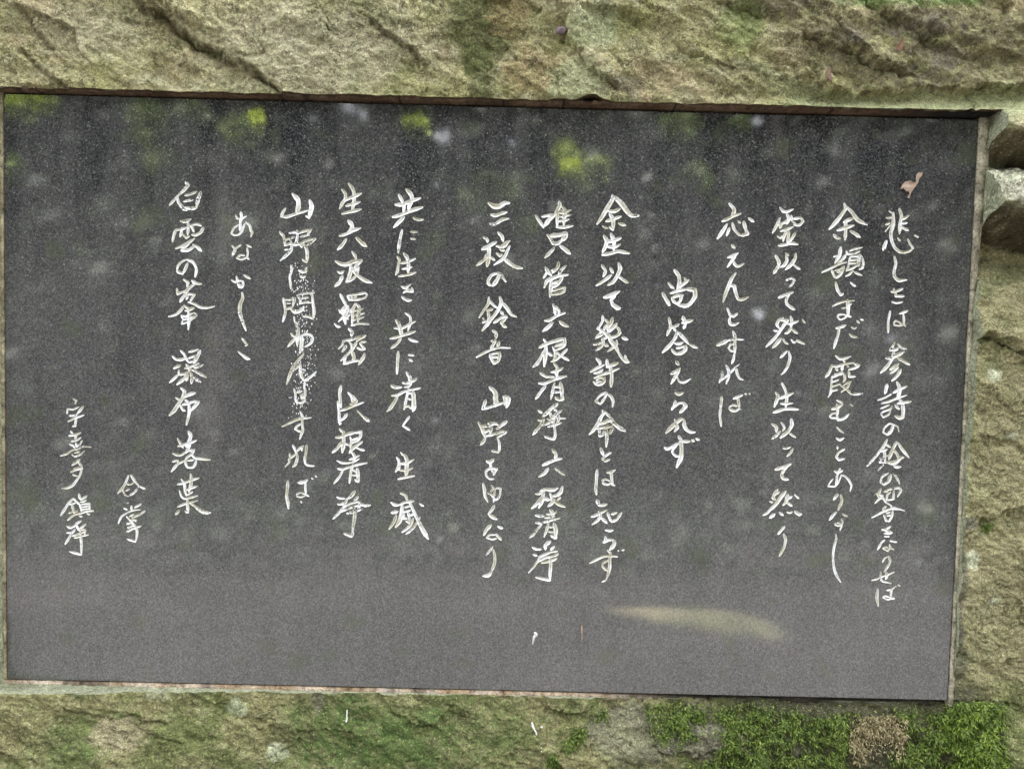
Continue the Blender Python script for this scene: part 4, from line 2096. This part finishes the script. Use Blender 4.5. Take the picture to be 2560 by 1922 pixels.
def ZTOP(t):
    return float(np.interp(t, xsl, TZ))


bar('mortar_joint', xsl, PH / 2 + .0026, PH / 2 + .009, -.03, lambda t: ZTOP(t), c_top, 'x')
bar('mortar_joint', ysl, lambda t: PW / 2 + .0016, lambda t: PW / 2 + .0085 + .012 * max(0, t - .2) / .26, -.03,
    lambda t: .003 if t > .05 else .0015, c_right, 'y')
bar('mortar_joint', xsl, lambda t: -PH / 2 - .014, lambda t: -PH / 2 - .0018 - .002 * float(sst(project(t, 0, 0)[0], 1300, 1800)), -.03,
    lambda t: -.0015 - .009 * float(sst(project(t, 0, 0)[0], 1500, 1900)), c_bot, 'x')
bar('mortar_joint', ysl, lambda t: -PW / 2 - .011, lambda t: -PW / 2 - .0014, -.03, -.001, lambda t: c_right(t + .37) * np.array([.95, .9, .78]), 'y')


# ------------------------------------------------------------------ moss
def inside_poly(x, y, poly):
    r = False
    n = len(poly)
    for i in range(n):
        (ax, ay), (bx, by) = poly[i], poly[(i + 1) % n]
        if (ay > y) != (by > y) and x < (bx - ax) * (y - ay) / (by - ay) + ax:
            r = not r
    return r


def surf(px, py):
    z = 0.0
    for _ in range(3):
        x, y = unproject(px, py, z)
        z = float(height(np.array([x]), np.array([y]))[0])
    return x, y, z


def surf_many(pts):
    px = np.array([p[0] for p in pts])
    py = np.array([p[1] for p in pts])
    z = np.zeros(len(pts))
    for _ in range(3):
        d = RC.T @ np.stack([(px - PX_W / 2) / FPX, (py - PX_H / 2) / FPX, np.ones(len(px))])
        t = (z - CAM_P[2]) / d[2]
        x, y = CAM_P[0] + d[0] * t, CAM_P[1] + d[1] * t
        z = height(x, y)
    return x, y, z


def blades(name, pts, thick, length, width, mat, droop=0.6, parent=None):
    """small pointed leaflets in overlapping shoots growing out of the rock"""
    x, y, z = surf_many(pts)
    v, f, rnd = [], [], []
    for i in range(len(pts)):
        th = thick(pts[i][0], pts[i][1]) if callable(thick) else thick
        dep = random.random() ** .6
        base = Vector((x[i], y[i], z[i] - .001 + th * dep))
        an = random.gauss(-math.pi / 2, 1.0)
        up = random.uniform(.25, .95)
        d = Vector((math.cos(an) * droop, math.sin(an) * droop, up)).normalized()
        side = d.cross(Vector((random.gauss(0, 1), random.gauss(0, 1), random.gauss(0, 1)))).normalized()
        ln = length * random.uniform(.6, 1.3)
        wd = width * random.uniform(.7, 1.25)
        nrm = side.cross(d)
        s = len(v)
        v += [tuple(base), tuple(base + d * ln * .45 + side * wd * .5 + nrm * wd * .12), tuple(base + d * ln - nrm * ln * .18),
              tuple(base + d * ln * .45 - side * wd * .5 + nrm * wd * .12)]
        f += [(s, s + 1, s + 2), (s, s + 2, s + 3)]
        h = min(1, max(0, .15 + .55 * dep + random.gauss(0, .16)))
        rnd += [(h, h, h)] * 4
    ob = mesh_obj(name, v, f, mat, parent)
    set_col(ob, 'Rnd', np.array(rnd))
    if parent is None:
        ob.matrix_world = P2W
    return ob


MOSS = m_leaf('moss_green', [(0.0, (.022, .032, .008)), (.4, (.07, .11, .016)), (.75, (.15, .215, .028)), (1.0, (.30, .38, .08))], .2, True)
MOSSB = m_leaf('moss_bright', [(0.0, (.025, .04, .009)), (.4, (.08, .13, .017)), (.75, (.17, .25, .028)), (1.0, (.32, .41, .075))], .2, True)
DRYM = m_leaf('moss_dry', [(0.0, (.08, .065, .025)), (.5, (.24, .20, .095)), (1.0, (.52, .45, .28))], .1, True, .8)

GREEN = [[(1665, 1756), (1740, 1750), (1790, 1790), (1745, 1800), (1715, 1850), (1690, 1835), (1660, 1800)],
         [(1770, 1764), (1860, 1752), (1960, 1772), (2010, 1800), (2110, 1782), (2150, 1805), (2130, 1850), (2110, 1905), (2125, 1935),
          (1700, 1935), (1790, 1905), (1812, 1880), (1822, 1835), (1800, 1790)],
         [(2215, 1930), (2255, 1880), (2250, 1830), (2300, 1800), (2345, 1800), (2385, 1765), (2405, 1752), (2470, 1750), (2484, 1775), (2488, 1800),
          (2476, 1840), (2495, 1880), (2520, 1935)],
         [(2190, 1772), (2240, 1768), (2330, 1782), (2290, 1800), (2240, 1790)]]
DRY = [[(2122, 1840), (2150, 1805), (2185, 1782), (2225, 1785), (2255, 1812), (2262, 1850), (2240, 1872), (2225, 1835), (2190, 1822), (2160, 1842), (2142, 1905), (2120, 1898)]]
CUSH = [(2345, 1800), (2385, 1766), (2405, 1752), (2470, 1750), (2484, 1775), (2488, 1800), (2476, 1840), (2495, 1880), (2520, 1935), (2380, 1935), (2390, 1880), (2350, 1850)]
HOLES = [(1992, 1868, 12, 26), (2362, 1885, 20, 16), (2120, 1890, 10, 20)]


def scatter(polys, n, jit=7, dens=None):
    xs = [p[0] for q in polys for p in q]
    ys = [p[1] for q in polys for p in q]
    out = []
    tries = 0
    while len(out) < n and tries < n * 30:
        tries += 1
        x, y = random.uniform(min(xs), max(xs)), random.uniform(min(ys), max(ys))
        jx, jy = x + random.gauss(0, jit), y + random.gauss(0, jit)
        if not any(inside_poly(jx, jy, q) for q in polys):
            continue
        if any(((x - a) / rx) ** 2 + ((y - b) / ry) ** 2 < 1 for a, b, rx, ry in HOLES):
            continue
        if dens and random.random() > dens(x, y):
            continue
        out.append((x, y))
    return out


def clump(x, y):
    return .25 + .75 * float(sst(fbm(np.array([x / 40.]), np.array([y / 32.]), 3, 77)[0], -.4, .35))


mat_pts = scatter(GREEN, 19000, 15, lambda x, y: clump(x, y) ** 1.6 * (.3 if y < 1778 and x < 2380 else 1))
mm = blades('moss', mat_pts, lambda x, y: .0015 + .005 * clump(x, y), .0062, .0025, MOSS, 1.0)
tag(mm, 'green leafy moss spreading under the plaque at the lower right', 'moss', kind='stuff')
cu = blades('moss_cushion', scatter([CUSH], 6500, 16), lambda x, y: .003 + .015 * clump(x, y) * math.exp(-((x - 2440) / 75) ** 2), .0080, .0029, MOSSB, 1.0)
tag(cu, 'bright green thick moss cushion below the plaque\'s bottom right corner', 'moss cushion')
dm = blades('dry_moss', scatter(DRY, 2300, 17, lambda x, y: clump(x * 1.7, y * 1.7)), lambda x, y: .006 + .004 * clump(x, y), .0062, .0018, DRYM, .8)
tag(dm, 'pale tan dried moss arching over a dark hollow under the plaque', 'dry moss', kind='stuff')
TUFTS = [([(1455, 1812), (1466, 1830), (1440, 1860), (1425, 1880), (1405, 1876), (1412, 1850), (1435, 1838)], 520, 'slanting dark green moss tuft on bare stone left of the moss carpet'),
         ([(1372, 1885), (1385, 1878), (1396, 1905), (1392, 1935), (1370, 1935), (1366, 1910)], 330, 'small moss tuft cut by the bottom edge of the picture'),
         ([(1510, 1766), (1520, 1790), (1500, 1804), (1482, 1800)], 90, 'thin wisp of moss close under the plaque edge'),
         ([(1618, 1756), (1665, 1752), (1690, 1800), (1672, 1860), (1640, 1850), (1625, 1800), (1608, 1772)], 620, 'patchy olive moss tuft hanging just under the plaque, beside the pale stone'),
         ([(2455, 1322), (2462, 1308), (2478, 1304), (2476, 1314), (2462, 1324)], 110, 'tiny bright moss tuft in a crack right of the plaque')]
for poly, n, lab in TUFTS:
    o = blades('moss_tuft', scatter([poly], n, 8), .003, .0054, .0022, MOSS, .9)
    tag(o, lab, 'moss tuft', 'moss tufts on the boulder')


# ------------------------------------------------------------------ small finds
def sheet(name, outline, hgt, mat, label, cat, group=None, z0=None, curl=.004, px=True):
    """a curled thin leaf from an outline in photograph pixels, lying on rock or plaque, 0.4 mm thick"""
    P = []
    for a, b in outline:
        if z0 is None:
            P.append(surf(a, b))
        else:
            x, y = unproject(a, b, z0)
            P.append((x, y, z0))
    cx, cy, cz = (sum(p[i] for p in P) / len(P) for i in range(3))
    n = len(P)
    v = []
    for p in P:
        zz = p[2] if z0 is not None else max(p[2], cz)
        v.append((p[0], p[1], zz + hgt * .5 + curl * random.random()))
    f = [tuple(t) for t in tessellate_polygon([[Vector((p[0], p[1], 0)) for p in P]])]
    f = [t if (v[t[1]][0] - v[t[0]][0]) * (v[t[2]][1] - v[t[0]][1]) - (v[t[1]][1] - v[t[0]][1]) * (v[t[2]][0] - v[t[0]][0]) > 0 else t[::-1] for t in f]
    ob = mesh_obj(name, v, f, mat, None)
    so = ob.modifiers.new('thickness', 'SOLIDIFY')
    so.thickness = .0004
    so.offset = 0
    ob.matrix_world = P2W
    return tag(ob, label, cat, group)


def L7(pts):
    return [(2200 + a * 140 / 1938, 400 + b * 140 / 1938) for a, b in pts]


LEAFM = m_plain('dead_leaf', (.34, .245, .19), .7, .25, 160)
sheet('dead_leaf', L7([(1300, 445), (1440, 450), (1420, 560), (1330, 680), (1300, 800), (1200, 940), (1110, 1060), (1050, 1160), (1010, 1290), (985, 1350), (930, 1300),
                       (985, 1180), (1010, 1110), (890, 1095), (790, 1000), (680, 1030), (700, 950), (790, 830), (860, 760), (1030, 730), (1110, 780), (1230, 790), (1220, 640), (1240, 520)]),
      .002, LEAFM, 'crumpled pinkish brown dead leaf stuck on the plaque at upper right', 'leaf', z0=.0006, curl=.0022)
RUST = m_plain('rust_leaf', (.15, .07, .035), .7, .35, 150)
sheet('dead_leaf', [(2236, 112), (2243, 122), (2249, 96), (2254, 97), (2257, 116), (2250, 130), (2248, 134), (2240, 126)], .004, RUST,
      'small rust-orange forked leaf scrap on the rock above the plaque', 'leaf', curl=.002)
sheet('dead_leaf', [(2062, 176), (2067, 172), (2070, 188), (2078, 204), (2081, 212), (2074, 206), (2066, 194)], .003,
      m_plain('red_leaf', (.14, .07, .045), .7, .3, 150), 'thin reddish leaf sliver on the rock near the upper right ledge', 'leaf', curl=.001)
sheet('needle_scrap', [(1454, 1560), (1457, 1570), (1455.5, 1582), (1456, 1596), (1454, 1596), (1454, 1582), (1451.5, 1570)], .0006,
      m_plain('pink_scrap', (.42, .28, .21), .7, .2), 'tiny pinkish plant scale stuck upright low on the plaque', 'plant scrap', z0=.0004, curl=.001)
DROP = m_plain('dropping_white', (.58, .58, .56), .7, .12)


def dropping(pts, label, z0=None):
    v, f = [], []
    fine = []
    for p, q in zip(pts, pts[1:]):
        far = math.hypot(q[0] - p[0], q[1] - p[1]) > 9
        fine += [p] if far else [tuple(p[k] + (q[k] - p[k]) * t for k in range(3)) for t in (0, .33, .67)]
    for i, (a, b, r) in enumerate(fine + [pts[-1]]):
        if z0 is None:
            x, y, z = surf(a, b)
            z += .0012
        else:
            x, y = unproject(a, b, z0)
            z = z0
        rr = r * PW / 2400
        n = 8
        s = len(v)
        v.append((x, y, z + rr * .5))
        for k in range(n):
            t = 2 * math.pi * k / n
            q = random.uniform(.8, 1.15)
            v.append((x + rr * q * math.cos(t), y + rr * q * math.sin(t), z))
        for k in range(n):
            f.append((s, s + 1 + k, s + 1 + (k + 1) % n))
        s2 = len(v)
        v.append((x, y, z - .001))
        for k in range(n):
            f.append((s2, s + 1 + (k + 1) % n, s + 1 + k))
    ob = mesh_obj('bird_dropping', v, f, DROP, None, smooth=True)
    ob.matrix_world = P2W
    return tag(ob, label, 'bird dropping', 'white droppings')


dropping([(1338, 1582, 4), (1340, 1587, 4), (1336, 1591, 4), (1334, 1597, 3), (1333, 1603, 2), (1332, 1609, 1.5), (1341, 1583, 2.5)], 'small white smear low on the plaque face', .0003)
dropping([(868, 1774, 1.8), (868, 1780, 2), (867, 1786, 1.8), (868, 1792, 2), (867, 1798, 2.4), (866, 1802, 2.4)], 'thin straight white streak on green rock under the plaque')
dropping([(1330, 1806, 3), (1331, 1811, 3), (1333, 1817, 3), (1336, 1823, 2.4), (1340, 1829, 2.4), (1341, 1834, 2), (1352, 1858, 1.5), (1353, 1868, 1.8), (1354, 1877, 2), (1354, 1816, 3.4)],
         'broken white trickle on the rock beneath the plaque, left of a moss tuft')


def snail():
    x, y, z = surf(1403, 82)
    v, f = [], []
    turns, n, m = 2.4, 60, 10
    for i in range(n + 1):
        t = i / n
        a = t * turns * 2 * math.pi
        r = .0046 * (1 - t) ** .8 + .0004
        tube = .0046 * (1 - t) ** .9 + .0003
        cx, cy, cz = x + r * math.cos(a), y + r * .8 * math.sin(a), z + .004 + .006 * t
        for k in range(m):
            b = 2 * math.pi * k / m
            v.append((cx + tube * math.cos(b) * math.cos(a), cy + tube * .8 * math.cos(b) * math.sin(a), cz + tube * math.sin(b)))
    for i in range(n):
        for k in range(m):
            f.append((i * m + k, i * m + (k + 1) % m, (i + 1) * m + (k + 1) % m, (i + 1) * m + k))
    ob = mesh_obj('snail_shell', v, f, m_plain('purple_shell', (.12, .08, .09), .35, .3, 400), None, smooth=True)
    ob.matrix_world = P2W
    tag(ob, 'small dark purplish shell lodged in the crack above the plaque', 'snail shell')


snail()


# ------------------------------------------------------------------ the wood and the ground the plaque mirrors
def mirrored(px, py):
    """point of the plaque at that pixel of the photograph and the direction it reflects, in the world"""
    x, y = unproject(px, py)
    d = np.array([x, y, 0]) - CAM_P
    d = d / np.linalg.norm(d)
    d[2] = -d[2]
    return P2W @ Vector((x, y, 0)), (P2W.to_3x3() @ Vector(d)).normalized()


def sunlit_patch(edge, label):
    """a low grassy bank with its sunlight put into the pale colour"""
    P = []
    for a, b in edge:
        o, r = mirrored(a, b)
        t = -(o.z - .01) / r.z
        P.append(o + r * t)
    c = sum(P, Vector()) / len(P)
    v = [(c.x, c.y, .05)]
    n = len(P)
    for p in P:
        v.append((p.x, p.y, .004))
    for p in P:
        q = c + (p - c) * .6
        v.append((q.x, q.y, .04))
    f = []
    for k in range(n):
        j = (k + 1) % n
        f += [(0, n + 1 + k, n + 1 + j), (n + 1 + k, 1 + k, 1 + j, n + 1 + j)]
    m = Mat('sunlit_grass')
    co = m.coord()
    cc = m.ramp(m.noise(2.2, 5, 0.65, co), [(0.32, (.05, .055, .03)), (0.46, (.11, .11, .055)), (0.56, (.16, .14, .09)), (0.66, (.20, .19, .09))])  # sunlight put into the pale ground colour
    wt = m.n('ShaderNodeVertexColor', layer_name='Rnd').outputs[0]
    edge = m.ramp(m.math('ADD', wt, m.math('MULTIPLY', m.noise(4.5, 5, .7, co), .9)), [(.45, 0.0), (1.05, 1.0)])
    cc = m.mix(edge, (.025, .023, .019), cc)
    m.l(cc, m.b.inputs['Base Color'])
    m.b.inputs['Roughness'].default_value = .95
    ob = mesh_obj('sunlit_bank', v, f, m.m)
    set_col(ob, 'Rnd', np.repeat(np.array([1.0] + [0.0] * n + [.62] * n)[:, None], 3, 1))
    tag(ob, label, kind='structure')


sunlit_patch([(1500, 1516), (1560, 1514), (1650, 1516), (1740, 1522), (1800, 1526), (1860, 1532), (1920, 1548), (1970, 1566), (1990, 1600), (1955, 1602), (1880, 1592),
            (1800, 1588), (1720, 1574), (1640, 1560), (1580, 1545), (1520, 1536)], 'ground patch with sunlight painted in, mirrored as a streak low in the plaque')
SKY = [(1048, 322, .35), (1092, 462, .4), (1276, 360, .45), (1890, 304, .55), (905, 284, .4), (1088, 350, .4), (2180, 345, .3), (1885, 772, .30), (1912, 784, .34), (1935, 770, .25), (1900, 798, .2), (2225, 850, .3), (2240, 890, .34), (2228, 930, .28), (2245, 960, .3), (2215, 1010, .3), (2222, 1060, .25), (870, 265, .6), (375, 300, .5), (1020, 380, .4), (1120, 345, .4),
       (1985, 990, .3), (1970, 1010, .25), (780, 300, .35)]  # wood left open along these reflections for sky glints
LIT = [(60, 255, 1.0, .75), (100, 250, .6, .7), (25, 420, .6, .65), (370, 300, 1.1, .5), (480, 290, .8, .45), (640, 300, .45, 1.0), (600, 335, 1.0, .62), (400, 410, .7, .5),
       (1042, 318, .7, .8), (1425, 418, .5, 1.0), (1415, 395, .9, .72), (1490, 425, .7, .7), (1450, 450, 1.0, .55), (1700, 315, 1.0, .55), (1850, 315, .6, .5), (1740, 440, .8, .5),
       (1215, 455, .6, .45), (1270, 480, .7, .5), (1170, 500, .6, .45), (1090, 605, .5, .5), (1315, 570, .5, .5)]  # sprays placed to mirror as bright spots, brightness set per spot


def woodland():
    v, f, rnd, mi = [], [], [], []
    sky = [(mirrored(a, b), math.radians(r)) for a, b, r in SKY]
    lit = [(mirrored(a, b), math.radians(r), random.uniform(7.0, 9.0), h) for a, b, r, h in LIT]

    def blocked(p, a):
        for (o, d), r in sky:
            q = p - o
            if q.angle(d) < r * random.uniform(.6, 1.1) + .38 * a / q.length:
                return True
        for (o, d), r, t, h in lit:
            q = p - o
            if q.angle(d) < r * 1.3 and q.length < t + .4:
                return True
        return False

    def leaf(p, a, b, h):
        q = Vector((random.gauss(0, 1), random.gauss(0, 1), random.gauss(0, 1))).normalized()
        e = q.orthogonal().normalized() * a
        g2 = q.cross(e).normalized() * b
        s = len(v)
        v.extend([tuple(p - e), tuple(p + g2), tuple(p + e), tuple(p - g2)])
        rnd.extend([(h,) * 3] * 4)
        f.append((s, s + 1, s + 2, s + 3))
        mi.append(0)
    for k in range(26):                           # trunks
        x, y = random.uniform(-11, 11), random.uniform(-17, -10)
        r, h = random.uniform(.10, .24), random.uniform(9, 14)
        s = len(v)
        for j in range(4):
            t = j / 3
            for i in range(8):
                a = i * math.pi / 4
                v.append((x + r * (1 - .6 * t) * math.cos(a) + .25 * t * math.sin(k), y + r * (1 - .6 * t) * math.sin(a), h * t))
                rnd.append((.5,) * 3)
        for j in range(3):
            for i in range(8):
                f.append((s + j * 8 + i, s + j * 8 + (i + 1) % 8, s + (j + 1) * 8 + (i + 1) % 8, s + (j + 1) * 8 + i))
                mi.append(1)
    for k in range(4400):                         # wood sprays, their shade put into dark leaf colour
        y = random.uniform(-18, -9.5) if k < 3600 else random.uniform(-19, -16.5)
        x = random.uniform(-16, 16)
        z = random.uniform(.3, 1.0) + random.random() ** .9 * (-y * 1.35)
        sz = random.uniform(.45, 1.0)
        br = .25 * random.random() ** 2
        c0 = Vector((x, y, z))
        near = any((c0 - o).angle(d) < r * 1.3 + (3 * sz + .3) / (c0 - o).length for (o, d), r in [(q[0], q[1]) for q in sky] + [(q[0], q[1]) for q in lit])
        for j in range(random.randint(30, 50)):
            p = Vector((x + random.gauss(0, sz), y + random.gauss(0, sz), max(.05, z + random.gauss(0, sz * .5))))
            big = 1.0 if y > -13 else (1.9 if k < 3600 else 2.8)
            a = big * random.uniform(.11, .20)
            if near and blocked(p, a):
                continue
            leaf(p, a, big * random.uniform(.06, .12), min(.5, max(0, br + random.gauss(0, .05))))
    for k in range(420):                          # undergrowth added to soften the mirrored horizon step, thinning towards the boulder
        y = -10.5 + 5.5 * random.random() ** 2.2
        x, hgt = random.uniform(-11, 11), random.uniform(.08, .5)
        for j in range(26):
            leaf(Vector((x + random.gauss(0, .3), y + random.gauss(0, .3), abs(random.gauss(0, hgt)) + .03)), random.uniform(.05, .10), random.uniform(.03, .06), random.uniform(0, .3))
    for (o, d), r, t, h in lit:                      # bright sprays added on the glint lines, sunlight put into leaf colour
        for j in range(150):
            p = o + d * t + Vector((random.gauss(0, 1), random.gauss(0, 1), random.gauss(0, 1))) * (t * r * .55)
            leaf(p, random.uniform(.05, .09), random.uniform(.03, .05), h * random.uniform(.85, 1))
    lm = m_leaf('wood_leaves', [(0.0, (.019, .023, .015)), (.3, (.038, .050, .024)), (.55, (.11, .16, .03)), (.75, (.28, .36, .04)), (1.0, (.60, .70, .05))], .35, True)  # shaded mass and sunlit glints both set by leaf colour
    ob = mesh_obj('woodland', v, f, [lm, m_plain('bark', (.022, .019, .016), .9, .4, 12)], None, mi)
    set_col(ob, 'Rnd', np.array(rnd))
    tag(ob, 'unseen wood mirrored in the plaque, shade and sunlit sprays put into leaf colour', 'woodland', kind='stuff')


woodland()
